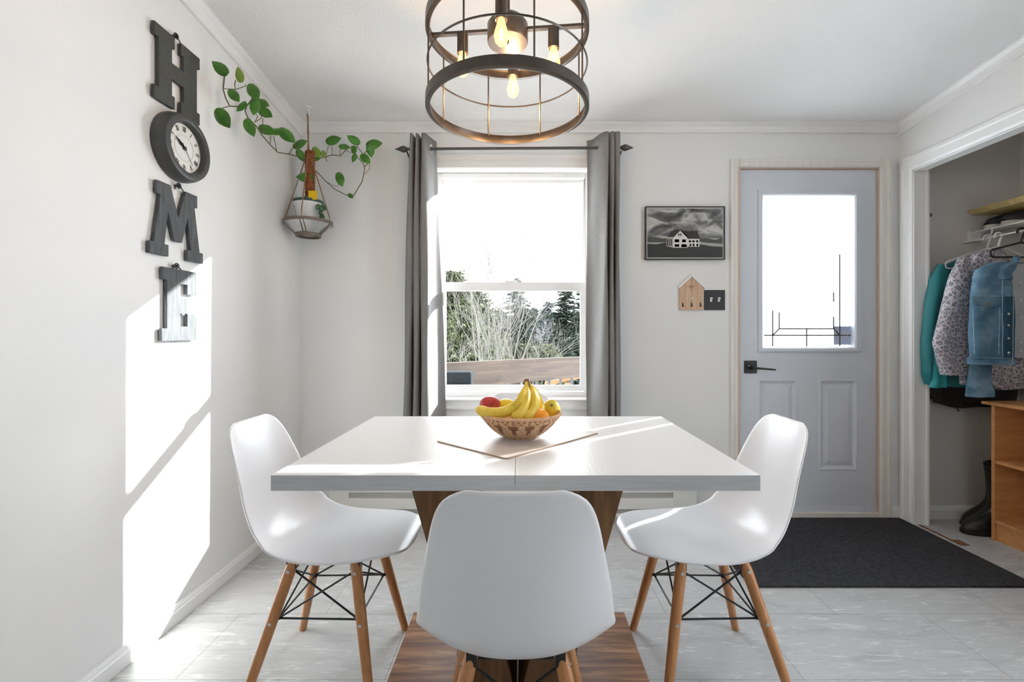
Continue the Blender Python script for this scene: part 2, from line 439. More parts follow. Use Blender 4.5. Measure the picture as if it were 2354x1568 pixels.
# closet casing
cw = .085
def casing_profile(w): return [(0,0), (0,.010), (.012,.017), (w*.62,.013), (w*.72,.018), (w-.006,.016), (w,.010), (w,0)]
b = MB()
b.prism(casing_profile(cw), lambda a, c, t: (XR-c, CY1+a, t), 0, CZ+cw)
b.prism(casing_profile(cw), lambda a, c, t: (XR-c, t, CZ+a), CY0-cw, CY1+cw-.002)
b.prism(casing_profile(cw), lambda a, c, t: (XR-c, CY0-a, t), 0, CZ+cw)
b.box(XR-.004, JX+.012, CY1-.006, CY1+.004, 0, CZ); b.box(XR-.004, JX+.012, CY0, CY1, CZ-.008, CZ-.001)
b.box(JX+.012, JX+.024, CY1-.018, YB-.005, 0, CZ+.03)
structure(b.build('trim_4', M['trim'], smooth=False), 'white casing around the open closet', 'trim')
t = tag(MB().box(XR+.02, XR+.065, CY1-.26, CY1-.2, 0, .004).box(XR+.02, XR+.03, CY1-.2, CY1-.01, 0, .004).build('floor_bracket', M['bananastem']),
        'small brown metal bracket on the floor at the closet jamb', 'bracket')

# ------------------------------------------------------------------ window
sT = 'white double-hung window between the grey curtains'
win = thing('window_1', sT, 'window', (-.05, YB+.08, WZ0)); structure(win)
b = MB()   # interior casing
ct = .018
def frame(b, x0, x1, z0, z1, w, y0, y1, wt=None, wb=None):
    wt = w if wt is None else wt; wb = w if wb is None else wb
    b.box(x0, x0+w, y0, y1, z0, z1); b.box(x1-w, x1, y0, y1, z0, z1)
    b.box(x0+w, x1-w, y0, y1, z1-wt, z1); b.box(x0+w, x1-w, y0, y1, z0, z0+wb)
for (a0, a1, c0, c1) in ((WX0-.1, WX0, 0, 0), (WX1, WX1+.1, 0, 0)):
    b.box(a0, a1, YB-ct, YB, WZ0-.06, WZ1+.11)
hp = [(0,0), (0,.016), (.035,.018), (.05,.012), (.058,.02), (.075,.02), (.09,.012), (.11,.010), (.11,0)]
b.prism(hp, lambda a, c, t: (t, YB-c, WZ1+a), WX0-.0, WX1+.0)
ap = [(0,0), (0,.028), (-.008,.028), (-.012,.016), (-.045,.014), (-.052,.022), (-.06,.02), (-.062,0)]
b.prism(ap, lambda a, c, t: (t, YB-c, WZ0+a), WX0, WX1)
b.build('casing', M['trim'], win)
b = MB()
b.box(WX0, WX0+.004, YB, YB+.09, WZ0, WZ1); b.box(WX1-.004, WX1, YB, YB+.09, WZ0, WZ1)
b.box(WX0, WX1, YB, YB+.09, WZ1-.004, WZ1); b.box(WX0, WX1, YB, YB+.09, WZ0, WZ0+.004)
frame(b, WX0+.004, WX1-.004, WZ0+.004, WZ1-.004, .018, YB+.06, YB+.12, .03, .03)
frame(b, WX0+.012, WX1-.012, WZ0+.01, WZ1-.02, .012, YB+.08, YB+.12, .016, .02)
b.build('frame', M['vinyl'], win, bevel=.002)
b = MB(); frame(b, WX0+.022, WX1-.022, 1.36, WZ1-.032, .022, YB+.095, YB+.115, .022, .03)
us = b.build('upper_sash', M['vinyl'], win, bevel=.0015)
MB().box(WX0+.04, WX1-.04, YB+.103, YB+.107, 1.385, WZ1-.05).build('pane', M['glass'], us)
b = MB(); frame(b, WX0+.016, WX1-.012, .742, 1.397, .04, YB+.055, YB+.08, .05, .034)
frame(b, WX0+.046, WX1-.04, .762, 1.352, .008, YB+.062, YB+.08)
ls = b.build('lower_sash', M['vinyl'], win, bevel=.0015)
MB().box(WX0+.05, WX1-.045, YB+.068, YB+.071, .765, 1.35).build('pane', M['glass'], ls)
b = MB(); b.box(-.10, -.03, YB+.05, YB+.075, 1.397, 1.408)
b.build('sash_lock', M['vinyl'], win, bevel=.002)

# ------------------------------------------------------------------ curtains, rod
def curtain(name, label, topc, botc, ztop, zbot, n=60, sagfun=None):
    b = MB()
    def cr(pts, t):
        k = t*(len(pts)-1); i = min(int(k), len(pts)-2); f = k-i
        p0 = pts[max(i-1,0)]; p1 = pts[i]; p2 = pts[i+1]; p3 = pts[min(i+2, len(pts)-1)]
        return tuple(.5*((2*p1[q])+(-p0[q]+p2[q])*f+(2*p0[q]-5*p1[q]+4*p2[q]-p3[q])*f*f+(-p0[q]+3*p1[q]-3*p2[q]+p3[q])*f**3) for q in (0,1))
    def f(u, v):
        a = cr(topc, u); c = cr(botc, u)
        z = ztop+(zbot-ztop)*v
        w = .004*math.sin(v*9+u*22)
        return (a[0]+(c[0]-a[0])*v+w, a[1]+(c[1]-a[1])*v+w*.6, z)
    b.grid(f, n, 40)
    o = b.build(name, M['curtain'], None, smooth=True, solid=.0025)
    return tag(o, label, 'curtain', None)
Yc = 2.60
def cx(px, D=Yc): return (px-1199)*D/F
ZR = CAMZ-(343-766)*Yc/F
tl = [(cx(943),2.64),(cx(944),2.57),(cx(950),2.552),(cx(954),2.575),(cx(955),2.65),(cx(956),2.58),(cx(962),2.552),(cx(967),2.575),(cx(968),2.65),(cx(969),2.58),(cx(976),2.55),(cx(984),2.56),(cx(987),2.60),(cx(991),2.64),(cx(998),2.672)]
bl = [(cx(924),2.64),(cx(926),2.57),(cx(936),2.545),(cx(946),2.57),(cx(948),2.66),(cx(950),2.57),(cx(958),2.545),(cx(966),2.57),(cx(968),2.66),(cx(970),2.57),(cx(980),2.54),(cx(992),2.55),(cx(998),2.60),(cx(1008),2.65),(cx(1028),2.675)]
c1 = curtain('curtain', 'grey grommet curtain left of the window with sun on its inner edge', tl, bl, 2.198, .27)
tr = [(cx(1353),2.67),(cx(1364),2.65),(cx(1376),2.60),(cx(1386),2.555),(cx(1394),2.55),(cx(1396),2.63),(cx(1399),2.56),(cx(1407),2.55),(cx(1408),2.63),(cx(1411),2.56),(cx(1419),2.55),(cx(1424),2.62)]
brr = [(cx(1351),2.67),(cx(1362),2.65),(cx(1374),2.60),(cx(1384),2.555),(cx(1393),2.55),(cx(1396),2.63),(cx(1400),2.56),(cx(1408),2.55),(cx(1410),2.63),(cx(1413),2.56),(cx(1421),2.55),(cx(1426),2.62)]
c2 = curtain('curtain', 'grey grommet curtain right of the window beside the framed print', tr, brr, 2.205, .27)
for c, xs in ((c1, (cx(990), cx(962))), (c2, (cx(1382), cx(1404)))):
    for x in xs[:1]:
        b = MB(); pts = [(x+.004*math.cos(a), Yc+.0+.020*math.cos(a), ZR+.024*math.sin(a)) for a in [2*PI*k/24 for k in range(24)]]
        b.tube(pts, .003, 6, closed=True); b.build('grommet', M['chrome'], c, smooth=True)
rod = thing('curtain_rod', 'thin dark curtain rod with leaf-shaped finials above the window', 'curtain rod', (0, Yc, ZR))
MB().tube([(cx(936), Yc, ZR), (cx(1428), Yc, ZR+.008)], .0085, 12).build('rod', M['rodmetal'], rod, smooth=True)
fp = [(0,0), (.006,.004), (.012,.012), (.019,.028), (.017,.040), (.010,.056), (.004,.072), (0,.082)]
for sgn, x, z in ((-1, cx(940), ZR), (1, cx(1424), ZR+.008)):
    b = MB(); b.lathe([(r, sgn*h) for r, h in fp], (x, Yc, z), 12, 'x'); b.build('finial', M['rodmetal'], rod, smooth=True)
for x in (cx(935), cx(1428)):
    b = MB(); b.tube([(x, YB-.001, ZR-.03), (x, YB-.03, ZR-.03), (x, Yc, ZR-.012)], .005, 8); b.box(x-.012, x+.012, YB-.005, YB, ZR-.06, ZR)
    b.build('bracket', M['rodmetal'], rod)

# ------------------------------------------------------------------ door
door = thing('door_1', 'pale blue-grey entry door with frosted glass pane', 'door', (1.7, YB+.03, 0)); structure(door)
YD = YB+.012
b = MB()
gx0, gx1, gz0, gz1 = 1.43, 1.972, 1.004, 1.906
sx0, sx1, sz0, sz1 = 1.293, 2.104, .034, 2.06
pz0, pz1 = .275, .815
pnl = [(1.405,1.64), (1.765,1.995)]
# slab made of rails and stiles around recesses
b.box(sx0, pnl[0][0], YD, YD+.044, sz0, sz1); b.box(pnl[1][1], sx1, YD, YD+.044, sz0, sz1)
b.box(pnl[0][0], pnl[1][1], YD, YD+.044, sz0, pz0)
b.box(pnl[0][0], pnl[1][1], YD, YD+.044, pz1, gz0); b.box(pnl[0][0], pnl[1][1], YD, YD+.044, gz1, sz1)
b.box(pnl[0][0], gx0, YD, YD+.044, gz0, gz1); b.box(gx1, pnl[1][1], YD, YD+.044, gz0, gz1)
b.box(pnl[0][1], pnl[1][0], YD, YD+.044, pz0, pz1)
b.box(pnl[0][0], pnl[1][1], YD+.018, YD+.044, pz0, pz1)
b.box(sx0, sx1, YD-.004, YD, sz0, sz0+.028)
slab = b.build('slab', M['doorpaint'], door, weld=False)
for (x0, x1) in pnl:
    b = MB()
    def ring(b, x0, x1, z0, z1, steps):
        base = len(b.v)
        for (ins, dy) in steps:
            for (x, z) in ((x0+ins, z0+ins), (x1-ins, z0+ins), (x1-ins, z1-ins), (x0+ins, z1-ins)): b.v.append(Vector((x, dy, z)))
        for k in range(len(steps)-1):
            for j in range(4): b.face((base+4*k+j, base+4*k+(j+1) % 4, base+4*k+4+(j+1) % 4, base+4*k+4+j))
        n = base+4*(len(steps)-1); b.face((n, n+1, n+2, n+3))
    ring(b, x0, x1, pz0, pz1, [(0, YD), (.006, YD-.004), (.012, YD-.002), (.018, YD+.009), (.028, YD+.010), (.055, YD+.001), (.058, YD+.001)])
    b.build('raised_panel', M['doorpaint'], door)
b = MB()
fx0, fx1, fz0, fz1 = 1.398, 2.013, .977, 1.94
steps = [(fx0, fx1, fz0, fz1, YD), (fx0+.004, fx1-.004, fz0+.004, fz1-.004, YD-.012), (gx0-.008, gx1+.008, gz0-.008, gz1+.008, YD-.012), (gx0, gx1, gz0, gz1, YD-.006), (gx0+.004, gx1-.004, gz0+.004, gz1-.004, YD+.02)]
base = 0
for (x0, x1, z0, z1, y) in steps:
    for (x, z) in ((x0,z0),(x1,z0),(x1,z1),(x0,z1)): b.v.append(Vector((x, y, z)))
for k in range(len(steps)-1):
    for j in range(4): b.face((4*k+j, 4*k+(j+1) % 4, 4*k+4+(j+1) % 4, 4*k+4+j))
lf = b.build('glass_frame', M['doorpaint'], door)
# pane: frosted field with narrow clear bevelled strips
yg = YD+.022
clear_x = [(1.922, 1.936), (1.943, 1.957), (1.752, 1.762), (1.768, 1.776)]
b = MB()
xs = [gx0, 1.500, 1.752, 1.762, 1.768, 1.776, 1.922, 1.936, 1.943, 1.957, gx1]
def is_clear_x(a): return any(c0-1e-4 <= a <= c1-1e-3 for c0, c1 in clear_x)
zb = [(gz0, 1.845), (1.845, 1.868), (1.868, gz1)]
for i in range(len(xs)-1):
    for k, (z0, z1) in enumerate(zb):
        clr = is_clear_x(xs[i]) or (k == 1 and 1.5 <= xs[i] < 1.80)
        b.box(xs[i], xs[i+1], yg, yg+.004, z0, z1, 1 if clr else 0)
b.build('pane', [M['frost'], M['glass']], lf, weld=False)
def dx(px): return (px-1199)*(yg)/F
def dz(py): return CAMZ-(py-766)*(yg)/F
b = MB(); lw = .0040  # lead lines stop short where glare would wash them out
def lead(p, q):
    b.tube([(dx(p[0]), yg-.001, dz(p[1])), (dx(q[0]), yg-.001, dz(q[1]))], lw, 6)
for p, q in (((1776,714),(1776,796)), ((1791,718),(1791,756)), ((1930,585),(1930,796)), ((1916,672),(1916,694)), ((1916,728),(1916,757)), ((1756,771),(1960,771)), ((1791,756),(1916,756)),
             ((1776,771),(1791,756)), ((1930,771),(1916,756)), ((1854,756),(1854,797))): lead(p, q)
b.build('lead_line', M['rodmetal'], lf)
dcl = MB().box(dx(1916), dx(1955), yg-.0026, yg-.0014, dz(793), dz(750)).build('decal', M['backing'], lf); dcl['label'] = 'small blue-grey security sticker on the glass'
b = MB(); b.tube([(dx(1942)+.014*math.cos(a), yg-.003, dz(769)+.014*math.sin(a)) for a in [2*PI*k/20 for k in range(20)]], .0017, 5, closed=True)
b.tube([(dx(1937), yg-.003, dz(775)), (dx(1942), yg-.003, dz(764)), (dx(1947), yg-.003, dz(775))], .0015, 5); b.tube([(dx(1920), yg-.003, dz(790)), (dx(1920), yg-.003, dz(755))], .0008, 4)
b.build('decal_emblem', M['whiteplastic'], lf)
h = MB().box(1.321, 1.393, YD-.010, YD, .853, .927).build('handle_plate', M['black'], door, bevel=.002); h['label'] = 'square black handle plate'
b = MB(); b.lathe([(.011,0), (.011,-.045), (0,-.045)], (1.357, YD-.010, .886), 14, 'y')
b.tube([(1.357, YD-.052, .886), (1.40, YD-.058, .884), (1.455, YD-.056, .879), (1.478, YD-.054, .877)], [.008,.006,.0055,.0045], 10)
b.build('lever', M['black'], h, smooth=True)
MB().lathe([(.004,0), (.004,-.004), (0,-.004)], (1.343, YD-.010, .895), 10, 'y').build('key_cylinder', M['chrome'], h)
for py in (470, 778, 1088):
    z = CAMZ-(py-766)/389
    b = MB(); x = 2.112
    for k in range(5): b.lathe([(.0055, -.05+k*.02+.001), (.0055, -.05+k*.02+.019)], (x, YD-.006, z), 10)
    b.box(x, x+.014, YD-.004, YD-.001, z-.05, z+.05)
    b.build('hinge', M['brass'], door)
b = MB()
b.box(DX0, DX1, YB-.012, YB+.09, 0, .030)
b.build('threshold', M['doortrim'], door)
# door casing (structure trim)
b = MB()
dw = .056
dp = [(0,0), (0,.008), (.008,.014), (.030,.014), (.036,.018), (dw-.004,.016), (dw,.008), (dw,0)]
b.prism(dp, lambda a, c, t: (DX0-a, YB-c, t), 0, DZ1+dw*.85)
b.prism([(x*1.28, y) for x, y in dp], lambda a, c, t: (DX1+a, YB-c, t), 0, DZ1+dw*.85)
b.prism([(x*.85, y) for x, y in dp], lambda a, c, t: (t, YB-c, DZ1+a), DX0, DX1)
b.box(DX0-.0, DX0+.007, YB-.002, YB+.06, 0, DZ1, 1); b.box(DX1-.006, DX1, YB-.002, YB+.06, 0, DZ1, 1); b.box(DX0, DX1, YB-.002, YB+.06, DZ1-.006, DZ1, 1)
b.box(DX0-.012, DX0, YB-.0155, YB-.010, 0, DZ1, 1)
structure(b.build('trim_5', [M['doortrim'], M['doortrim_edge']]), 'cream casing around the entry door', 'trim')

# ------------------------------------------------------------------ baseboard heater
ht = thing('baseboard_heater', 'long white electric baseboard heater on the wall below the window', 'heater', (-.05, 2.69, .02))
hx0, hx1, hy = -1.11, 1.01, 2.655
MB().box(hx0, hx1, 2.70, YB-.017, .02, .186).build('back_plate', M['heater'], ht)
MB().box(hx0, hx1, hy, YB-.017, .170, .186).build('top_cover', M['heater'], ht, bevel=.004)
MB().box(hx0+.11, hx1-.13, hy-.004, hy+.02, .076, .139).box(hx0+.11, hx1-.13, hy-.001, hy+.02, .03, .050).build('front_cover', M['heater'], ht, bevel=.003)
for x0, x1 in ((hx0, hx0+.115), (hx1-.135, hx1)): MB().box(x0, x1, hy, YB-.017, .02, .172).build('end_cap', M['heater'], ht, bevel=.003)
b = MB(); b.tube([(hx0+.1, 2.685, .10), (hx1-.12, 2.685, .10)], .008, 8)
for k in range(180):
    x = hx0+.12+k*.0103; b.box(x, x+.0015, 2.668, 2.699, .065, .160)
b.build('heating_fins', M['fins'], ht, kind='stuff')
MB().box(hx0+.115, hx1-.135, 2.664, 2.667, .136, .171).build('grille_strip', M['grille'], ht)

# ------------------------------------------------------------------ wall letters and clock (left wall)
def on_left(poly, name, mat, label, parent=None, x0=XL+.006, x1=XL+.018):
    b = MB(); b.prism(poly, lambda a, c, t: (t, a, c), x0, x1)
    return b
def place(poly, y0, z0, w, h): return [(y0+a*w, z0+c*h) for a, c in poly]
Hp = [(0,0),(.42,0),(.42,.17),(.36,.17),(.36,.40),(.62,.40),(.62,.17),(.56,.17),(.56,0),(1,0),(1,.17),(.93,.17),(.93,.83),(1,.83),(1,1),(.56,1),(.56,.83),(.62,.83),(.62,.62),(.36,.62),(.36,.83),(.42,.83),(.42,1),(0,1),(0,.83),(.09,.83),(.09,.17),(0,.17)]
Mp = [(0,0),(.32,0),(.32,.17),(.255,.17),(.30,.66),(.45,.20),(.56,.20),(.70,.66),(.745,.17),(.68,.17),(.68,0),(1,0),(1,.17),(.93,.17),(.865,.83),(.93,.83),(.93,1),(.66,1),(.50,.50),(.34,1),(.07+.14,1),(.14,.83),(.21,.83),(.125,.17),(0,.17)]
Mp = [(0,0),(.32,0),(.32,.16),(.25,.16),(.315,.62),(.43,.24),(.57,.24),(.685,.62),(.75,.16),(.68,.16),(.68,0),(1,0),(1,.16),(.93,.16),(.82,.82),(.88,.82),(.88,1),(.64,1),(.50,.58),(.36,1),(.12,1),(.12,.82),(.18,.82),(.07,.16),(0,.16)]
Ep = [(0,0),(1,0),(1,.40),(.70,.40),(.70,.22),(.52,.22),(.52,.40),(.72,.40),(.72,.63),(.52,.63),(.52,.80),(.70,.80),(.70,.62),(1,.62),(1,1),(.03,1),(.03,.83),(.14,.83),(.14,.17),(0,.17)]
Ep = [(0,0),(1,0),(1,.38),(.72,.38),(.72,.20),(.50,.20),(.50,.38),(.74,.38),(.74,.60),(.50,.60),(.50,.80),(.72,.80),(.72,.66),(1,.66),(1,1),(.03,1),(.03,.83),(.14,.83),(.14,.17),(0,.17)]
def letter(poly, name, mat, label, y0, z0, w, h, hk):
    root = thing(name, label, 'wall letter', (XL+.012, y0+w/2, z0), 'letters and clock spelling HOME on the left wall')
    MB_ = on_left(place(poly, y0, z0, w, h), name, mat, label)
    MB_.build('letter_board', mat, root, bevel=.0008)
    b = MB(); ky = y0+w*hk; kz = z0+h+.012
    b.tube([(XL+.001, ky, kz), (XL+.022, ky, kz)], .005, 8)
    b.tube([(XL+.016, ky+.009*math.cos(a), kz+.009*math.sin(a)) for a in [2*PI*k/12 for k in range(12)]], .0028, 6, closed=True)
    b.tube([(XL+.014, ky+.006, kz), (XL+.014, ky+.018, kz-.006), (XL+.013, ky+.03, kz-.018)], .0022, 6)
    b.tube([(XL+.014, ky-.006, kz), (XL+.014, ky-.014, kz-.006), (XL+.013, ky-.018, kz-.018)], .0022, 6)
    b.build('hanger_wire', M['black'], root)
    return root
letter(Hp, 'letter_h', M['H'], 'dark charcoal slab-serif wall letter H at the top of HOME', 1.620, 1.922, .229, .268, .46)
letter(Mp, 'letter_m', M['ME'], 'slate grey slab-serif wall letter M below the clock', 1.600, 1.370, .267, .264, .52)
letter(Ep, 'letter_e', M['ME'], 'slate grey slab-serif wall letter E half in the sun patch', 1.654, 1.062, .176, .268, .42)
cy, cz, cr = 1.746, 1.790, .123
clk = thing('wall_clock', 'round wall clock in a deep dark rim serving as the O of HOME', 'clock', (XL, cy, cz), 'letters and clock spelling HOME on the left wall')
prof = [(.02,0), (cr+.003,0), (cr+.004,.012), (cr+.001,.034), (cr-.006,.048), (cr-.024,.052), (cr-.030,.048), (cr-.034,.036), (cr-.035,.026), (.02,.026)]
b = MB(); b.lathe([(r, h+.002) for r, h in prof], (XL, cy, cz), 64, 'x'); b.build('rim', M['clockrim'], clk, smooth=True)
b = MB(); b.lathe([(cr-.034,.027), (cr-.034,.030), (0,.030)], (XL, cy, cz), 48, 'x')
face = b.build('dial', M['clockface'], clk)
FX = XL+.0305
b = MB()
def stroke(b, p, q, w, x=FX):
    p = Vector(p); q = Vector(q); d = (q-p).normalized(); n = Vector((-d[1], d[0]))*w/2
    b.prism([tuple(p+n), tuple(p-n), tuple(q-n), tuple(q+n)], lambda a, c, t: (t, a, c), x, x+.0008)
nums = ['XII','I','II','III','IIII','V','VI','VII','VIII','IX','X','XI']
cwid = {'I': .35, 'V': 1.0, 'X': 1.0}
for h_, s_ in enumerate(nums):
    ang = PI/2-h_*PI/6
    er = Vector((math.cos(ang), math.sin(ang))); et = Vector((math.sin(ang), -math.cos(ang)))
    b = MB(); tw = sum(cwid[c] for c in s_)*.0078+.0015*(len(s_)-1); x = -tw/2
    R0 = .062; hh = .019; c0 = Vector((cy, cz))
    for c in s_:
        w = cwid[c]*.0078
        pt = lambda u, v: c0+er*(R0+v*hh)+et*(x+u*w)
        if c == 'I': stroke(b, pt(.5,0), pt(.5,1), .0018)
        if c == 'V': stroke(b, pt(0,1), pt(.5,0), .0018); stroke(b, pt(1,1), pt(.5,0), .0010)
        if c == 'X': stroke(b, pt(0,1), pt(1,0), .0018); stroke(b, pt(1,1), pt(0,0), .0010)
        x += w+.0015
    b.build('roman_numeral', M['black'], face)
b = MB(); b.tube([(FX, cy+.048*math.cos(a), cz+.048*math.sin(a)) for a in [2*PI*k/48 for k in range(48)]], .0006, 4, closed=True)
b.build('minute_track', M['fins'], face)
for nm, ang, ln, w in (('hour_hand', 152, .044, .006), ('minute_hand', 149, .058, .0045), ('second_hand', -52, .066, .0012)):
    a = math.radians(ang); b = MB(); xx = FX+.003
    d = Vector((math.cos(a), math.sin(a))); n = Vector((-d[1], d[0])); c0 = Vector((cy, cz))
    if nm == 'second_hand': poly = [c0-d*.02+n*w, c0-d*.02-n*w, c0+d*ln-n*w*.4, c0+d*ln+n*w*.4]
    else: poly = [c0-d*.012, c0-n*w*.4, c0+d*ln*.55-n*w, c0+d*ln, c0+d*ln*.55+n*w, c0+n*w*.4]
    b.prism([tuple(p) for p in poly], lambda p, q, t: (t, p, q), xx, xx+.001); b.build(nm, M['black'], clk)
b = MB(); b.lathe([(.007,.030), (.007,.036), (0,.037)], (XL, cy, cz), 16, 'x'); b.build('center_cap', M['black'], clk)

# ------------------------------------------------------------------ framed print, key rack, switch on the back wall
def bx(px, y=YB): return (px-1199)*y/F
def bz(py, y=YB): return CAMZ-(py-766)*y/F
pr = thing('framed_print', 'small framed black and white print of a farmhouse under a stormy sky', 'picture', (bx(1571), YB-.01, bz(598)))
x0, x1, z0, z1 = bx(1481.5), bx(1662.5), bz(598), bz(477)
b = MB(); frame(b, x0, x1, z0, z1, .005, YB-.026, YB-.001); b.build('frame', M['blackmetal'], pr)
MB().box(x0+.004, x1-.004, YB-.018, YB-.002, z0+.004, z1-.004).build('mount', M['house_white'], pr)
a0, a1, q0, q1 = x0+.012, x1-.012, z0+.012, z1-.012
MB().box(a0, a1, YB-.0195, YB-.018, q0, q1).build('print', M['skyprint'], pr)
pobj = pr.children[-1]
W_, H_ = a1-a0, q1-q0
def pp(poly, mi_mat, y, nm, par):
    b = MB(); b.prism([(a0+u*W_, q0+v*H_) for u, v in poly], lambda a, c, t: (a, t, c), y-.0005, y); return b.build(nm, mi_mat, par)
pp([(0,0),(1,0),(1,.30),(.86,.34),(.7,.36),(.5,.38),(.3,.37),(.1,.36),(0,.37)], M['print_pale'], YB-.0197, 'pale_field', pobj)
pp([(0,.28),(.12,.27),(.22,.30),(.4,.30),(.75,.26),(.85,.23),(1,.22),(1,0),(0,0)], M['print_dark'], YB-.0202, 'dark_field', pobj)
pp([(0,.31),(.1,.31),(.3,.31),(.3,.40),(.2,.39),(.1,.41),(0,.40)], M['print_mid'], YB-.0202, 'hills', pobj)
pp([(.66,.33),(.8,.30),(1,.28),(1,.40),(.9,.36),(.8,.39),(.7,.38)], M['print_mid'], YB-.0202, 'hills', pobj)
hd = pp([(.26,.42),(.35,.57),(.44,.57),(.54,.42),(.36,.38)], M['print_dark'], YB-.0207, 'roof', pobj)
pp([(.43,.55),(.66,.54),(.70,.38),(.50,.38)], M['print_dark'], YB-.0207, 'roof', pobj)
pp([(.34,.20),(.53,.20),(.53,.40),(.435,.55),(.34,.40)], M['house_white'], YB-.0212, 'gable_wall', pobj)
pp([(.53,.22),(.69,.22),(.69,.38),(.53,.38)], M['house_white'], YB-.0212, 'side_wall', pobj)
pp([(.25,.23),(.34,.20),(.34,.42),(.25,.42)], M['print_pale'], YB-.0212, 'porch', pobj)
b = MB()
for (u, v, w, h) in ((.36,.31,.06,.06),(.46,.31,.05,.06),(.36,.22,.06,.05),(.45,.21,.07,.06),(.41,.44,.015,.05),(.435,.44,.015,.05),(.55,.31,.03,.04),(.595,.31,.03,.04),(.645,.31,.03,.04),(.56,.23,.02,.05),(.60,.23,.025,.05),(.65,.23,.025,.05),(.26,.24,.012,.14),(.285,.24,.012,.14),(.31,.24,.012,.14)):
    MB().box(a0+u*W_, a0+(u+w)*W_, YB-.0217, YB-.0212, q0+v*H_, q0+(v+h)*H_).build('printed_window', M['print_dark'], pobj)

kr = thing('key_rack', 'house-shaped pale wooden key rack with white roof beside the light switch', 'key rack', (bx(1589), YB-.01, bz(713)))
kx0, kx1, kz0, kz1, kp = bx(1560.5), bx(1615), bz(713), bz(662), bz(637)
kc = (kx0+kx1)/2
b = MB(); n = 4
for k in range(n):
    u0 = kx0+(kx1-kx0)*k/n+.0006; u1 = kx0+(kx1-kx0)*(k+1)/n-.0006
    zt = lambda x: kp-(abs(x-kc)/(kx1-kc))*(kp-kz1)
    b.prism([(u0, kz0), (u1, kz0), (u1, zt(u1)), (u0, zt(u0))], lambda a, c, t: (a, t, c), YB-.012, YB)
b.build('board', M['tan'], kr)
b = MB()
for s_ in (-1, 1):
    e = Vector((kc+s_*(kx1-kc)+s_*.006, kz1-.006)); a = Vector((kc, kp+.001))
    b.prism([(a.x, a.y), (e.x, e.y), (e.x-.000, e.y+.013), (a.x, a.y+.014)], lambda p, q, t: (p, t, q), YB-.022, YB)
b.build('roof', M['whiteplastic'], kr)
b = MB()
for s_ in (-1, 1):
    pts = [(kc+s_*(.001+.013*math.sin(t)), YB-.014, kz1+.008+.006*math.sin(2*t)) for t in [PI*k/10 for k in range(11)]]
    b.tube(pts, .0012, 5); b.tube([(kc, YB-.014, kz1+.008), (kc+s_*.008, YB-.014, kz1-.010)], .001, 5)
b.tube([(kc, YB-.0135, kp-.008), (kc, YB-.0135, kz1-.026)], .0007, 4)
b.build('twine_bow', M['rope'], kr)
b = MB(); c0 = (kc, (kz0+kz1)/2+.006)
b.prism([(c0[0]+u*.011, c0[1]+v*.011) for u, v in ((-1.3,.7),(-.6,.4),(0,0),(.3,.5),(.8,.7),(1.2,.5),(.8,.2),(.6,-.4),(0,-.7),(-.6,-.3))], lambda a, c, t: (a, t, c), YB-.0155, YB-.012)
b.build('bird_ornament', M['house_white'], kr)
for x in (kx0+.018, kc, kx1-.018):
    b = MB(); z = kz0+.034
    b.box(x-.0035, x+.0035, YB-.0135, YB-.012, z-.014, z+.010); b.tube([(x, YB-.013, z-.002), (x, YB-.020, z-.012), (x+.001, YB-.026, z-.013), (x+.001, YB-.028, z-.004)], .002, 6)
    b.build('key_hook', M['black'], kr)
sw = thing('light_switch', 'square black double toggle light switch plate by the door', 'light switch', (bx(1642), YB-.003, bz(713)))
MB().box(bx(1618.5), bx(1666), YB-.006, YB, bz(713), bz(667)).build('plate', M['black'], sw, bevel=.0015)
for px in (1633.5, 1651.5):
    b = MB(); x = bx(px); z = bz(689)
    b.box(x-.006, x+.006, YB-.0068, YB-.006, z-.013, z+.013); b.obox((x, YB-.014, z+.005), (.008, .016, .009), (-.5, 0, 0))
    b.build('toggle', M['whiteplastic'], sw)

# ------------------------------------------------------------------ rug
rb = MB()
RX0, RX1, RY0, RY1 = .985, XR-.02, 1.972, YB-.022
rb.box(RX0, RX1, RY0, RY1, 0, .010)
tag(rb.build('rug', M['rug'], bevel=.003), 'flat charcoal felt mat on the floor in front of the door', 'rug')

# ------------------------------------------------------------------ dining table
TX0, TX1, TY0, TY1, TZ = -.582, .554, 1.07, 1.83, .76
tb = thing('dining_table', 'rectangular white-topped dining table on a walnut V-shaped pedestal', 'table', (-.014, 1.45, 0))
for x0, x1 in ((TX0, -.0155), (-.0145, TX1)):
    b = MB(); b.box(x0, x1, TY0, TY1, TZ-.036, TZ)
    o = b.build('tabletop', [M['tabletop'], M['tableedge_shaded']], tb)
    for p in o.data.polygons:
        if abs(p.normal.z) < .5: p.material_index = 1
b = MB()
for x in (-.12, .09): b.box(x, x+.05, TY0+.12, TY1-.12, TZ-.052, TZ-.036)
b.build('extension_rail', M['galv'], tb)
PY0, PY1 = 1.32, 1.70
for s_ in (-1, 1):
    c0 = -.012
    xs_ = [(s_*.127, .03), (s_*.327, TZ-.036), (s_*.182, TZ-.036), (s_*.002, .03)]
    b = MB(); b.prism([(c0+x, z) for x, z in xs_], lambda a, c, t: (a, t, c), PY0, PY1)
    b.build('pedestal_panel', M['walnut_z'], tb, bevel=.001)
b = MB(); b.box(-.41, .39, 1.285, 1.753, 0, .03); b.build('base_plate', M['walnut_x'], tb, bevel=.002)

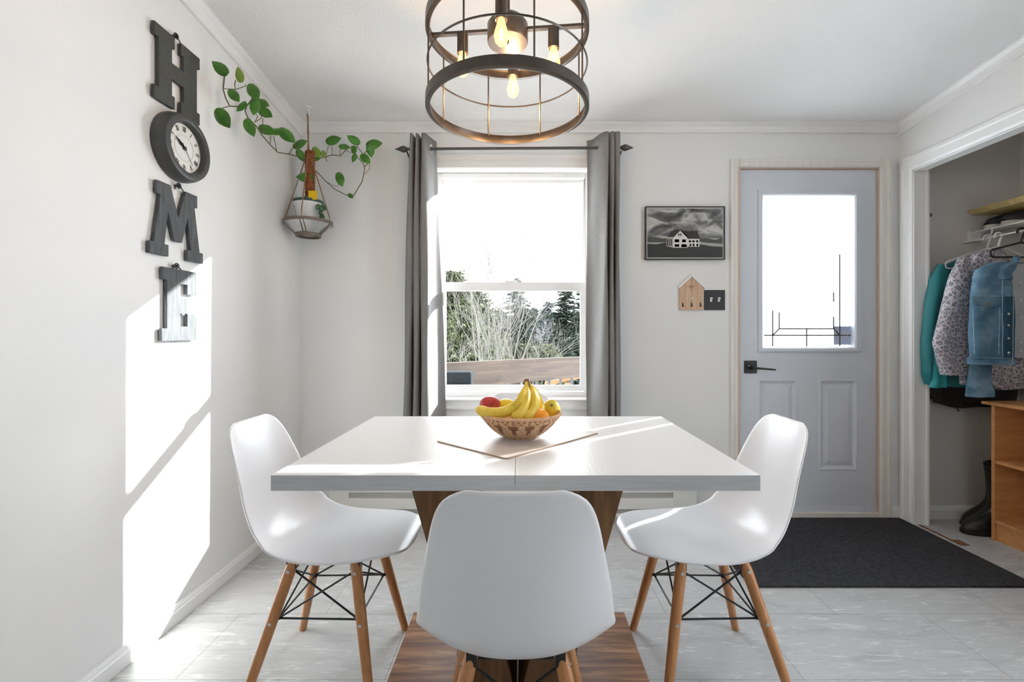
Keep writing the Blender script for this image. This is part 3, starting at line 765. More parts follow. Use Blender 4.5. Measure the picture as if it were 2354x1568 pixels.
# ------------------------------------------------------------------ moulded chairs
ctrl = [ # t, y, z, halfwidth, lift
 (0,.276,.424,.030,.0),(.02,.275,.428,.075,.0),(.05,.268,.433,.112,.0),(.09,.252,.438,.142,.0),(.14,.224,.440,.166,.0),(.20,.184,.438,.185,.002),(.27,.132,.431,.198,.007),(.35,.065,.422,.208,.016),(.44,-.005,.415,.212,.028),
 (.54,-.085,.415,.212,.050),(.62,-.148,.434,.210,.068),(.70,-.192,.487,.203,.066),(.78,-.216,.570,.191,.050),(.86,-.234,.652,.174,.040),(.93,-.252,.735,.155,.026),
 (.965,-.262,.778,.138,.016),(.985,-.268,.800,.118,.010),(1.0,-.272,.812,.085,.006)]
def interp(t):
    for i in range(len(ctrl)-1):
        if t <= ctrl[i+1][0]: break
    p1, p2 = ctrl[i], ctrl[i+1]; p0 = ctrl[max(i-1,0)]; p3 = ctrl[min(i+2, len(ctrl)-1)]
    h = p2[0]-p1[0]; f = (t-p1[0])/h
    out = []
    for q in (1,2,3,4):
        m1 = (p2[q]-p0[q])/max(p2[0]-p0[0],1e-6)*h; m2 = (p3[q]-p1[q])/max(p3[0]-p1[0],1e-6)*h
        out.append((2*f**3-3*f*f+1)*p1[q]+(f**3-2*f*f+f)*m1+(-2*f**3+3*f*f)*p2[q]+(f**3-f*f)*m2)
    return out
def make_chair():
    root = thing('dining_chair', 'x', 'chair')
    b = MB()
    def f(u, v):
        # denser rows near both ends
        t = u
        y, z, hw, lf_ = interp(t)
        e = 1e-3; ya, za, _, _ = interp(max(0, t-e)); yb_, zb_, _, _ = interp(min(1, t+e))
        ty, tz = yb_-ya, zb_-za; L = math.hypot(ty, tz) or 1; ny, nz = tz/L, -ty/L   # normal towards the sitter
        if ny < 0 and abs(nz) < .3: ny, nz = -ny, -nz
        if nz < 0 and t < .6: ny, nz = -ny, -nz
        w = 2*v-1
        l = lf_*abs(w)**2.4
        flare = hw*w
        # rim rolls outward slightly
        return (flare, y+ny*l, z+nz*l)
    ts = 56
    b.grid(f, ts, 24)
    b.build('seat_shell', M['shell'], root, smooth=True, solid=.007, sub=1)
    tops = {(-1,1): Vector((-.105,.115,.405)), (1,1): Vector((.105,.115,.405)), (-1,-1): Vector((-.095,-.075,.400)), (1,-1): Vector((.095,-.075,.400))}
    feet = {k: Vector((k[0]*.192, .192 if k[1] > 0 else -.185, 0)) for k in tops}
    at = lambda k, z: feet[k]+(tops[k]-feet[k])*(z/tops[k].z)
    for k in tops:
        b = MB()
        b.tube([at(k, .0), at(k, .004), at(k,.20), at(k,.36), at(k,.40)], [.0115,.0125,.0155,.0165,.0140], 16)
        lg = b.build('leg', M['beech'], root, smooth=True)
        for z in (.235, .372):
            p = at(k, z); out = Vector((k[0], 0, 0))
            b = MB(); b.tube([p+out*.012, p+out*.0185], .0055, 10); bo = b.build('bolt', M['chrome'], lg)
        b = MB(); b.tube([at(k,0), at(k,.006)], .0118, 12); b.build('foot_pad', M['black'], lg)
    b = MB()
    ks = [(-1,1),(1,1),(1,-1),(-1,-1)]
    for i in range(4):
        a, c = ks[i], ks[(i+1) % 4]
        ins = lambda p: Vector((p.x*.90, p.y*.90, p.z))
        la, lc, ua, uc = ins(at(a,.235)), ins(at(c,.235)), ins(at(a,.365)), ins(at(c,.365))
        b.tube([la, lc], .003, 8); b.tube([la, uc], .003, 8); b.tube([lc, ua], .003, 8)
    for k in ks:
        for z in (.235, .365):
            p = at(k, z); b.tube([p, Vector((p.x*.86, p.y*.86, p.z))], .0055, 8)
    b.build('wire_brace', M['black'], root)
    b = MB()
    b.box(-.115, .115, .09, .125, .409, .416); b.box(-.105, .105, -.09, -.055, .404, .412)
    b.box(-.02, .02, -.09, .125, .404, .410)
    for k in ks:
        p = at(k, .385); b.obox((p.x*.97, p.y, .392), (.022, .028, .036))
    b.build('seat_bracket', M['blackmetal'], root)
    return root
chair = make_chair()
spots = [((-.012, 1.080), 0, 'white moulded chair in the foreground with its back to us'),
         ((-.62, 1.505), -PI/2, 'white moulded chair at the left side of the table near the sunny wall'),
         ((.602, 1.505), PI/2, 'white moulded chair at the right side of the table by the dark mat'),
         ((-.010, 1.90), PI, 'white moulded chair behind the fruit bowl under the window, mostly hidden')]
for i, ((x, y), rz, lab) in enumerate(spots):
    o = chair if i == 0 else copy_tree(chair)
    o.location = (x, y, 0); o.rotation_euler = (0, 0, rz)
    tag(o, lab, 'chair', 'moulded dining chairs around the table')

# ------------------------------------------------------------------ placemat, bowl, fruit
mc = [(-.259,1.40), (-.0386,1.202), (.254,1.514), (.033,1.712)]
b = MB()
def rounded(poly, r=.010, n=4):
    out = []
    for i in range(len(poly)):
        p = Vector(poly[i]); a = (Vector(poly[i-1])-p).normalized(); c = (Vector(poly[(i+1) % len(poly)])-p).normalized()
        p0, p1 = p+a*r, p+c*r
        for k in range(n+1):
            t = k/n; out.append(tuple((p0*(1-t)+p*t)*(1-t)+(p*(1-t)+p1*t)*t))
    return out
b.prism(rounded(mc), lambda a, c, t: (a, c, t), TZ, TZ+.004)
o = tag(b.build('place_mat', [M['mat'], M['matedge']]), 'thin pale rectangular mat under the fruit bowl on the table', 'placemat')
for p in o.data.polygons:
    if abs(p.normal.z) < .5: p.material_index = 1
BC = Vector((-.004, 1.458, TZ+.004))
prof = []
rows = 22
for k in range(rows+1):
    t = k/rows
    r = .052+.080*(t**.82); z = .072*t**1.25
    rr = r+.0016*(k % 2)
    prof.append((rr, z+.004))
prof2b = [(.0,.0), (.052,.0)]+prof+[(.129,.078)]+[(p[0]-.006, p[1]+.003) for p in prof[::-1]]+[(.0,.010)]
def wf(k, j):
    kk = k-2; s_ = j/96*14 % 1
    if 0 <= kk < rows:
        if kk >= rows-1: return 0
        if kk == rows-3: return 1 if j % 2 else 0
        if kk == rows-5: return 1 if (j//1) % 3 == 0 else 0
        tri = abs(s_-.5)*2
        lim = (kk-4)/(rows-9)
        if 3 <= kk <= rows-7 and tri > 1-lim*.72 : return 1
        if kk < 3 and j % 4 == 0: return 1
    return 0
b = MB(); b.lathe(prof2b, BC, 96, 'z', mfun=wf)
o = b.build('fruit_basket', [M['weave_tan'], M['weave_brown']], smooth=False)
tag(o, 'shallow round woven basket with brown zigzag pattern holding fruit', 'bowl')
def banana(path, rad):
    b = MB(); n = len(path)
    pts = []
    for i in range(n-1):
        p0 = path[max(i-1,0)]; p1 = path[i]; p2 = path[i+1]; p3 = path[min(i+2,n-1)]
        for k in range(5):
            f = k/5; pts.append(.5*((2*p1)+(-p0+p2)*f+(2*p0-5*p1+4*p2-p3)*f*f+(-p0+3*p1-3*p2+p3)*f**3))
    pts.append(path[-1]); m = len(pts)
    rs = []
    for k in range(m):
        t = k/(m-1)
        if t < .12: r = .28
        elif t < .3: r = .28+.62*((t-.12)/.18)
        elif t < .85: r = .9+.1*math.sin(PI*(t-.3)/.55)
        else: r = .9*math.sqrt(max(0, 1-((t-.85)/.15)**2))+.12
        rs.append(r*rad)
    b.tube(pts, rs, 6); return b
bn = thing('banana_bunch', 'bunch of ripe yellow bananas draped over the basket', 'bananas', tuple(BC+Vector((0,0,.03))))
Q = lambda px, py, D: P(px, py, D)
paths = [([Q(1211,877,1.43), Q(1205,898,1.42), Q(1196,925,1.40), Q(1165,946,1.39), Q(1128,949,1.39), Q(1093,940,1.40)], .0205),
         ([Q(1212,877,1.44), Q(1211,900,1.425), Q(1208,925,1.40), Q(1196,950,1.375), Q(1176,963,1.37)], .0185),
         ([Q(1213,877,1.45), Q(1222,897,1.44), Q(1229,920,1.42), Q(1224,946,1.395), Q(1202,966,1.375)], .0200),
         ([Q(1214,877,1.46), Q(1226,897,1.47), Q(1237,920,1.47), Q(1243,945,1.46), Q(1236,962,1.45)], .0170)]
for pth, r in paths: banana(pth, r).build('banana', M['banana'], bn, smooth=True, sub=1)
MB().tube([Q(1210,872,1.445), Q(1211,880,1.442), Q(1212,892,1.437)], [.007,.009,.010], 8).build('stem', M['bananastem'], bn, smooth=True)
def fruit(name, mat, c, r, label, cat, sx=1, sy=1, sz=1, fun=None, stem=None, rot=None):
    root = thing(name, label, cat, tuple(c-Vector((0,0,r*sz))))
    b = MB(); b.ball(c, r, sx, sy, sz, 28, 18, fun=fun); b.build('skin', mat, root, smooth=True)
    if stem is not None:
        b = MB(); b.ball(stem, .0042, 1, 1, 1, 8, 6); b.build('stem_end', M['bananastem'], root, smooth=True)
def applef(p):
    rr = math.hypot(p.x, p.y); R = .032
    return Vector((p.x, p.y, p.z-(.008*math.exp(-(rr/.012)**2) if p.z > 0 else -.004*math.exp(-(rr/.012)**2))))
c = Q(1127,930,1.49); fruit('red_mango', M['apple'], c, .030, 'red fruit behind the left banana in the basket', 'fruit', 1.15, 1, .92, None, c+Vector((.006,-.030,.004)))
c = Q(1163,934,1.50); fruit('lemon', M['lemon'], c, .026, 'yellow lemon peeking out behind the bananas', 'fruit', 1.2, 1, .95)
c = Q(1268,942,1.50); fruit('yellow_mango', M['mango'], c, .031, 'yellow-green mango standing at the right of the basket', 'fruit', .95, .95, 1.12, lambda p: Vector((p.x+.10*p.z*-.6, p.y, p.z)), c+Vector((-.001,-.026,.019)))
c = Q(1241,962,1.40); fruit('orange', M['orangefruit'], c, .030, 'bright orange at the front right of the basket', 'fruit', 1, 1, .97)
c = Q(1234,948,1.46); fruit('green_fruit', M['avocado'], c, .012, 'small dark green fruit between bananas and mango', 'fruit', 1, 1, 1)

# ------------------------------------------------------------------ chandelier
LC = Vector(((1167-1199)*1.41/F, 1.41, 0))
ch = thing('chandelier', 'round black metal cage chandelier with four lit candle bulbs', 'chandelier', (LC.x, LC.y, ceil_z(1.41)))
RR = .243
def band(z0, z1, r, mat, name):
    b = MB(); b.lathe([(r, z0), (r+.004, z0+.002), (r+.004, z1-.002), (r, z1), (r-.004, z1), (r-.006, z1-.003), (r-.004, z1-.006), (r-.004, z0+.006), (r-.010, z0+.005), (r-.010, z0)], LC, 96, 'z', closed=True)
    return b.build(name, mat, ch, smooth=True)
band(1.765, 1.797, RR, M['bronze'], 'lower_ring'); band(1.998, 2.030, RR, M['bronze'], 'upper_ring')
b = MB(); b.tube([(LC.x+RR*.99*math.cos(a), LC.y+RR*.99*math.sin(a), 1.90) for a in [2*PI*k/72 for k in range(72)]], .0028, 6, closed=True); b.build('middle_ring', M['bronze'], ch, smooth=True)
for k in range(8):
    a = -PI/2+math.radians(-26.7+45*k)
    x, y = LC.x+RR*.985*math.cos(a), LC.y+RR*.985*math.sin(a)
    MB().tube([(x, y, 1.79), (x, y, 2.01)], .0028, 6).build('cage_rod', M['bronze'], ch)
th = math.radians(-5.5)
ex, ey = Vector((math.cos(th), math.sin(th), 0)), Vector((-math.sin(th), math.cos(th), 0))
b = MB()
for e in (ex, ey):
    n = e.cross(Vector((0,0,1)))
    pts = [LC+e*s1*.238+n*s2*.007+Vector((0,0,zz)) for zz in (2.012, 2.020) for s1, s2 in ((-1,-1),(1,-1),(1,1),(-1,1))]
    i = len(b.v); b.v += pts
    for q in ((0,3,2,1),(4,5,6,7),(0,1,5,4),(1,2,6,5),(2,3,7,6),(3,0,4,7)): b.face([i+k for k in q])
b.build('crossbar', M['bronze'], ch)
b = MB(); b.lathe([(.0005,1.976), (.060,1.976), (.062,1.980), (.062,2.030), (.052,2.044), (.012,2.050)], LC, 40)
b.build('hub', M['bronze'], ch, smooth=True)
MB().lathe([(0,1.970), (.005,1.970), (.007,1.976)], LC, 12).build('hub_nut', M['chrome'], ch)
zc = ceil_z(1.41)
MB().tube([LC+Vector((0,0,2.045)), LC+Vector((0,0,zc-.03))], .007, 10).build('down_rod', M['bronze'], ch, smooth=True)
MB().lathe([(.062,zc-.030), (.062,zc-.012), (.055,zc+.004), (.0,zc+.004)], LC, 32).build('canopy', M['bronze'], ch, smooth=True)
bulb_prof = [(.011,0), (.012,-.006), (.013,-.012), (.017,-.026), (.021,-.040), (.0215,-.050), (.018,-.064), (.010,-.074), (0,-.078)]
k = 0
for e, s_ in ((ex,-1), (ex,1), (ey,-1), (ey,1)):
    c = LC+e*s_*.140
    b = MB(); b.lathe([(.0,2.012), (.017,2.012), (.017,1.952), (.014,1.950), (.014,1.960), (0,1.960)], c, 20); so = b.build('lamp_socket', M['bronze'], ch, smooth=True)
    b = MB(); b.lathe([(r*.95, z*.92+1.952) for r, z in bulb_prof], c, 20); bu = b.build('bulb', M['bulb'], so, smooth=True)
    b = MB(); b.tube([c+Vector((.004*math.cos(q*2.2), .004*math.sin(q*2.2), 1.930-.0042*q)) for q in range(9)], .0022, 6); b.build('filament', M['filament'], so)
    pl = bpy.data.lights.new('bulb_light', 'POINT'); pl.energy = 2.6; pl.color = (1,.60,.28); pl.shadow_soft_size = .012
    po = bpy.data.objects.new('bulb_light', pl); COL.objects.link(po); po.parent = ch; po.location = c+Vector((0,0,1.915))-Vector(ch.location)

# ------------------------------------------------------------------ hanging plant in the left corner
HY = 2.55; HX = (709-1199)*HY/F
hz = lambda py: CAMZ-(py-766)*HY/F
hg = thing('hanging_planter', 'tin bowl planter hanging by jute ropes in the left corner', 'planter', (HX, HY, ceil_z(HY)))
b = MB(); rb_ = .122
zr, zbm = hz(513), hz(545)
b.lathe([(0,zbm+.012), (.058,zbm+.012), (.062,zbm+.016), (rb_,zr-.004), (rb_+.002,zr), (rb_-.004,zr), (.058,zbm+.022), (0,zbm+.020)], (HX,HY,0), 48)
b.build('tin_bowl', M['galv'], hg, smooth=True)
b = MB(); b.lathe([(rb_-.004,zr-.006), (rb_+.004,zr-.006), (rb_+.005,zr+.010), (rb_-.002,zr+.010)], (HX,HY,0), 40, closed=True)
b.lathe([(.064,zbm), (.066,zbm), (.066,zbm+.018), (.058,zbm+.018), (.056,zbm)], (HX,HY,0), 40, closed=True)
for a in (-PI/2+.15, PI/2, PI, 0):
    d = Vector((math.cos(a), math.sin(a), 0)); s_ = Vector((-d.y, d.x, 0))*.008
    for q in (-1, 1):
        b.tube([Vector((HX,HY,zr))+d*(rb_+.004)+s_*q, Vector((HX,HY,zbm+.014))+d*.066+s_*q], .0026, 6)
b.build('rim_and_base', M['rust'], hg, smooth=True)
ztop = hz(262); zkn = hz(345)
b = MB()
for q in (-1, 0, 1): b.tube([(HX+q*.003, HY, zkn), (HX-.002-q*.003, HY+.002*q, (zkn+ztop)/2), (HX-.004+q*.002, HY, ztop)], .0038, 6)
for a in (-PI/2+.15, PI/2, PI+.1, -.1):
    d = Vector((math.cos(a), math.sin(a), 0)); b.tube([(HX,HY,zkn), Vector((HX,HY,zr+.03))+d*rb_*1.0], .0030, 6)
    b.tube([Vector((HX,HY,zr+.03))+d*rb_, Vector((HX,HY,zr+.008))+d*(rb_+.002)], .002, 5)
b.build('rope', M['rope'], hg)
b = MB(); b.tube([(HX-.004,HY,ztop-.012), (HX+.006,HY,ztop+.004), (HX,HY,ztop+.02), (HX,HY,ceil_z(HY)+.002)], .003, 8)
b.lathe([(.02,ceil_z(HY)-.008),(.02,ceil_z(HY)+.004),(0,ceil_z(HY)+.004)], (HX,HY,0), 16)
b.build('ceiling_hook', M['whiteplastic'], hg)
zp0 = zbm+.021
pl_ = thing('potted_pothos', 'pothos vine on a coir pole in a white pot, trailing along both walls', 'plant', (HX, HY, zp0))
zp1 = hz(468)
b = MB(); b.lathe([(0,zp0+.001), (.050,zp0+.001), (.058,zp0+.03), (.070,zp1-.02), (.078,zp1-.012), (.078,zp1), (.070,zp1), (.066,zp1-.02), (0,zp1-.022)], (HX,HY,0), 40)
pot = b.build('pot', M['pot'], pl_, smooth=True)
b = MB(); b.lathe([(.079,zp1-.001), (.080,zp1+.012), (.074,zp1+.014), (.070,zp1-.010), (.072,zp1-.012)], (HX,HY,0), 40, closed=True); b.lathe([(.073,zp1-.004),(.073,zp1+.002),(0,zp1+.002)], (HX,HY,0), 30)
b.build('liner_rim', M['potrim'], pot, smooth=True)
b = MB(); zm1 = hz(346)
b.lathe([(0,zp1-.005)]+[(.024+.0025*(k % 2)+.001*random.random(), zp1-.005+(zm1-zp1+.005)*k/30) for k in range(31)]+[(0,zm1+.002)], (HX+.002,HY+.015,0), 14)
b.build('coir_pole', M['moss'], pl_)
b = MB(); b.box(HX+.028, HX+.075, HY-.062, HY-.060, zp1+.004, zp1+.052); o = b.build('sticky_card', M['yellow'], pl_); o['label'] = 'yellow sticky trap card'
# leaves
def leaf(b, c, length, tipdir, nrm, mi=0, w=.78):
    d = tipdir.normalized(); n = (nrm-d*nrm.dot(d)).normalized(); s_ = d.cross(n)
    prof = [(-.50,.0),(-.48,.16),(-.42,.27),(-.30,.36),(-.12,.40),(.08,.36),(.26,.25),(.40,.12),(.47,.045),(.52,0)]
    def f(u, v):
        k = u*(len(prof)-1); i = min(int(k), len(prof)-2); t = k-i
        a = prof[i][0]+(prof[i+1][0]-prof[i][0])*t; h = prof[i][1]+(prof[i+1][1]-prof[i][1])*t
        q = 2*v-1
        back = -.07*math.exp(-((a+.5)/.12)**2)*abs(q)
        return c+d*(a+back)*length+s_*(h*q*w*length)+n*(-.16*abs(q)*h*length*1.2 -.10*a*a*length*1.5 + .012*length)
    b.grid(f, 9, 6, mi)
def dep(px):
    if px >= 690: return 2.56
    X = -1.185-.055*(690-px)/200
    return F*X/(px-1199)
Z8 = lambda x, y: (480+x/3.336, 100+y/3.336)
def V(x, y, off=0, right=False):
    px, py = Z8(x, y)
    D = dep(px) if not right else 2.60
    return P(px, py, D-off)
lb = MB()
Lf = [(78,182,135,140,0),(232,235,100,95,1),(195,400,115,-50,0),(345,375,135,-62,0),(245,485,95,-140,0),(350,490,115,-100,0),(415,458,105,-25,0),(435,530,120,-32,0),(110,575,165,-55,0),(318,650,125,-68,0),
      (450,662,135,-30,0),(530,672,110,-5,0),(605,708,135,-42,0),(700,765,120,12,0),(712,865,95,-60,0),(728,1025,115,180,0)]
for x, y, s_, a, mi in Lf:
    c = V(x, y, .02); a = math.radians(a); sc_ = s_/3.336*c.y/F*1.05
    leaf(lb, c, sc_, Vector((math.cos(a), random.uniform(-.25,.25), math.sin(a))), Vector((random.uniform(-.1,.5), -1, random.uniform(-.2,.5))), mi, .78)
Rf = [(958,738,105,12,0),(1105,735,92,150,0),(1042,790,80,-15,0),(1112,818,68,-80,0),(1112,880,62,-115,0),(1203,885,92,-42,0),(1240,825,90,-85,0),(1270,770,115,2,0),(1007,1045,100,-72,0),(1088,1170,52,-40,0),(830,838,85,-60,1),(880,852,55,-75,1),(820,885,55,-150,0),(1265,790,40,0,0)]
for x, y, s_, a, mi in Rf:
    c = V(x, y, .01, True); a = math.radians(a); sc_ = s_/3.336*c.y/F*1.1
    leaf(lb, c, sc_, Vector((math.cos(a), random.uniform(-.25,.25), math.sin(a))), Vector((random.uniform(-.3,.3), -1, random.uniform(-.2,.5))), mi)
lb.build('foliage', [M['leaf'], M['leaf_pale']], pl_, smooth=True, solid=.0006, weld=False)
vb = MB()
def vine(pts, r=.0028, right=False, off=0):
    vb.tube([V(x, y, off, right) for x, y in pts], r, 6)
vine([(740,900),(690,868),(620,850),(530,835),(470,775),(410,705),(360,630),(300,570),(278,520),(290,480),(330,430),(335,400)])
vine([(285,495),(240,485),(160,480),(130,420),(110,350),(120,250)])
vine([(160,480),(105,495)], .002); vine([(120,347),(210,352),(285,325),(278,312)], .0018); vine([(205,352),(198,320),(205,280)], .0018)
vine([(300,570),(272,590),(278,600)], .0018); vine([(355,600),(375,560),(360,540)], .0016); vine([(350,605),(400,575),(405,560)], .0016); vine([(410,700),(415,575)], .0016)
vine([(470,770),(475,710)], .0016); vine([(522,830),(498,712)], .002); vine([(617,845),(650,790),(655,770)], .0018); vine([(690,868),(670,800),(650,770)], .0018); vine([(735,900),(700,890),(712,860)], .0018)
R_ = True
vine([(790,900),(870,875),(950,855),(1010,862),(1050,815),(1100,790),(1140,795),(1185,850),(1215,820)], .0025, R_)
vine([(900,858),(915,790),(930,765)], .0015, R_); vine([(948,853),(942,775)], .0015, R_); vine([(1008,860),(1008,800)], .0015, R_); vine([(1140,795),(1140,765)], .0014, R_); vine([(1045,822),(1100,838),(1120,830)], .0014, R_)
vine([(1140,868),(1190,930),(1195,970),(1175,1060),(1105,1175),(1060,1165),(970,1120),(900,1060),(830,985),(800,960)], .0026, R_)
vine([(1195,945),(1222,918)], .0022, R_); vine([(1232,918),(1235,960),(1197,1003)], .0015, R_); vine([(900,1062),(980,1098),(1003,1080)], .0015, R_); vine([(895,855),(903,905)], .0022, R_)
vb.tube([(HX-.02,HY,zp1+.005), (HX-.014,HY-.01,zp1+.035), (HX-.004,HY-.005,zp1+.05)], .004, 6)
vb.build('vine', M['stem'], pl_, smooth=True)
# small succulent spilling out of the bowl
suc = thing('trailing_succulent', 'small dark green trailing succulent at the right rim of the tin bowl', 'plant', (HX+.095, HY-.03, zr))
b = MB()
for k in range(26):
    a = random.uniform(0, 2*PI); rr = random.uniform(0, .026); zz = random.uniform(.01, .085)
    c = Vector((HX+.090+rr*math.cos(a)*.8, HY-.045+rr*math.sin(a), zr+zz)); b.ball(c, random.uniform(.008,.014), 1, 1, .8, 8, 6)
b.build('leaves', M['green2'], suc, smooth=True)
MB().tube([(HX+.085,HY-.04,zr-.015), (HX+.09,HY-.045,zr+.03)], .004, 6).build('stem', M['stem'], suc)

# ------------------------------------------------------------------ closet contents
# wire shelf
sh = thing('wire_shelf', 'white wire closet shelf with hanging rail along the closet wall', 'shelf', (2.8, 1.9, 1.68))
SX0, SX1, SZ = 2.655, 2.935, 1.682
SYa, SYb = 1.05, YB-.006
b = MB(); b.tube([(SX0,SYa,SZ),(SX0,SYb,SZ)], .0042, 8); b.tube([(SX1,SYa,SZ),(SX1,SYb,SZ)], .003, 8); b.tube([(2.8,SYa,SZ-.004),(2.8,SYb,SZ-.004)], .003, 8)
b.build('edge_rod', M['whiteplastic'], sh)
b = MB()
k = SYa+.01
while k < SYb:
    b.tube([(SX0,k,SZ+.002),(SX1,k,SZ+.002)], .0014, 5); k += .018
b.build('deck_wires', M['whiteplastic'], sh, kind='stuff')
RXh, RZh = 2.60, 1.622
b = MB(); b.tube([(RXh,SYa,RZh),(RXh,SYb,RZh)], .0048, 8); b.build('hanging_rail', M['whiteplastic'], sh, smooth=True)
b = MB()
for y in (2.60, 2.30, 2.0, 1.7, 1.4): b.tube([(SX0,y,SZ),(SX0-.004,y,SZ-.025),(RXh+.02,y,RZh-.012),(RXh,y,RZh-.006)], .004, 6)
b.build('rail_support', M['whiteplastic'], sh)
MB().box(SX0-.035, SX0+.045, YB-.018, YB-.0041, SZ-.055, SZ+.006).build('wall_bracket', M['whiteplastic'], sh, bevel=.002)
# garments
def cloth_loft(b, rows, D, thick, ripple=0, seg=36, ph=0, mi=0, nrip=5, skew=0):
    base = len(b.v); n = 0; full = []
    for i in range(len(rows)-1):
        for k in range(6):
            t = k/6; full.append(tuple(rows[i][q]*(1-t)+rows[i+1][q]*t for q in range(3)))
    full.append(rows[-1])
    for r, (py, xl, xr) in enumerate(full):
        c = (xl+xr)/2; h = (xr-xl)/2; cen = P(c, py, D); hw = h*D/F
        tk = thick*(.55+.45*min(1, r/8))
        for j in range(seg):
            a = 2*PI*j/seg; ca, sa = math.cos(a), math.sin(a)
            x = hw*math.copysign(abs(ca)**.8, ca); y = tk*math.copysign(abs(sa)**.8, sa)*(1 + 0)
            y += ripple*math.sin(ca*nrip+ph+r*.05)*(.3+.7*min(1, r/len(full)*1.6))
            y += ripple*.35*math.sin(r*.55+ca*3+ph)
            b.v.append(Vector((cen.x+x, D+y+skew*x, cen.z+ripple*.4*math.sin(ca*4+ph))))
    n = len(full)
    for k in range(n-1):
        for j in range(seg): b.face((base+k*seg+j, base+k*seg+(j+1) % seg, base+(k+1)*seg+(j+1) % seg, base+(k+1)*seg+j), mi)
    b.face([base+j for j in range(seg)], mi); b.face([base+(n-1)*seg+j for j in range(seg)], mi)
def hanger(name, mat, label, D, span_l, span_r, zdrop, r=.004):
    x0 = RXh
    root = thing(name, label, 'hanger', (x0, D, RZh))
    b = MB()
    pts = [(x0-.020, D, RZh-.012)]+[(x0+.019*math.cos(a), D, RZh-.003+.019*math.sin(a)) for a in [PI-.1-k*PI*1.25/10 for k in range(11)]]
    pts += [(x0+.004, D, RZh-.042), (x0, D, RZh-.060)]
    b.tube(pts, r, 7)
    b.build('hook', mat, root, smooth=True)
    b = MB(); zt = RZh-.06
    b.tube([(x0, D, zt), (x0-.05, D, zt-.012), (x0-span_l*.95, D, zt-zdrop+.012), (x0-span_l, D, zt-zdrop-.002), (x0-span_l+.004, D, zt-zdrop-.02), (x0-span_l+.02, D, zt-zdrop-.026), (x0+span_r-.02, D, zt-zdrop-.026), (x0+span_r, D, zt-zdrop-.002), (x0+.05, D, zt-.012), (x0, D, zt)], r, 7)
    b.build('arms', mat, root, smooth=True)
    return root
# black coat
ck = thing('black_coat', 'long black coat hanging deepest in the closet with its hem lowest', 'coat', tuple(P(2245,900,2.665)), 'clothes hanging in the closet')
b = MB(); cloth_loft(b, [(612,2215,2275),(630,2170,2320),(700,2148,2330),(820,2140,2335),(900,2136,2340),(925,2146,2340),(935,2180,2345)], 2.665, .030, .010, ph=1)
b.build('body', M['blackcloth'], ck, smooth=True)
b = MB(); cloth_loft(b, [(628,2168,2180),(700,2136,2170),(800,2124,2165),(880,2122,2166),(903,2128,2160),(918,2137,2158)], 2.66, .030, .004)
b.build('sleeve', M['blackcloth'], ck, smooth=True)
b = MB(); b.tube([P(2180,929,2.63), P(2190,936,2.63), P(2202,941,2.63)], .0018, 5); b.tube([P(2202,939,2.63), P(2203,946,2.63)], .004, 6); b.tube([P(2208,930,2.63), P(2212,939,2.63)], .003, 6)
b.build('drawcord', M['black'], ck)
# teal jacket
tj = thing('teal_jacket', 'teal jacket hanging behind the leopard print jacket', 'jacket', tuple(P(2200,890,2.60)), 'clothes hanging in the closet')
b = MB(); cloth_loft(b, [(590,2222,2262),(606,2180,2300),(640,2166,2310),(720,2160,2312),(820,2162,2315),(888,2166,2315)], 2.605, .028, .008, ph=.5)
b.build('body', M['teal'], tj, smooth=True)
b = MB(); cloth_loft(b, [(608,2156,2178),(640,2140,2176),(700,2128,2170),(780,2121,2164),(860,2121,2160),(884,2128,2162)], 2.592, .030, .005)
slv = b.build('sleeve', M['teal'], tj, smooth=True)
b = MB(); cloth_loft(b, [(780,2148,2168),(850,2142,2174),(884,2140,2175),(891,2136,2174)], 2.565, .016, .004); b.build('cuff', M['teal2'], slv, smooth=True)
b = MB(); cloth_loft(b, [(592,2222,2250),(600,2214,2256),(618,2212,2262)], 2.585, .030, .003); b.build('collar', M['teal'], tj, smooth=True)
# leopard jacket
lj = thing('leopard_print_jacket', 'grey and white leopard print jacket between the teal and denim jackets', 'jacket', tuple(P(2240,880,2.52)), 'clothes hanging in the closet')
b = MB(); cloth_loft(b, [(582,2236,2300),(600,2222,2320),(640,2214,2345),(720,2216,2400),(820,2230,2410),(880,2270,2415),(894,2290,2415)], 2.515, .040, .010, ph=2)
b.build('body', M['leopard'], lj, smooth=True)
b = MB(); cloth_loft(b, [(592,2206,2226),(630,2188,2226),(700,2168,2224),(760,2154,2224),(790,2146,2224),(830,2156,2226),(862,2164,2228)], 2.475, .034, .004)
b.build('sleeve', M['leopard'], lj, smooth=True)
b = MB(); cloth_loft(b, [(862,2206,2226),(884,2210,2226)], 2.48, .024, .002); b.build('inner_cuff', M['leopard'], lj, smooth=True)
b = MB(); cloth_loft(b, [(574,2262,2300),(582,2240,2306),(600,2234,2312),(612,2240,2300)], 2.50, .045, .006, ph=1, nrip=9); b.build('collar', M['leopard'], lj, smooth=True)
# pale grey shirt inside the denim jacket
gs = thing('grey_shirt', 'pale grey shirt showing inside the open denim jacket', 'shirt', tuple(P(2370,820,2.44)), 'clothes hanging in the closet')
b = MB(); cloth_loft(b, [(606,2322,2400),(640,2318,2430),(720,2322,2440),(810,2326,2440),(822,2330,2440)], 2.43, .020, .006, ph=1)
b.build('body', M['greycloth'], gs, smooth=True)
b = MB()
for py in (650, 690, 730, 787, 806): b.ball(P(2347, py, 2.404), .0045, 1, .5, 1, 8, 6)
b.build('button', M['whiteplastic'], gs)
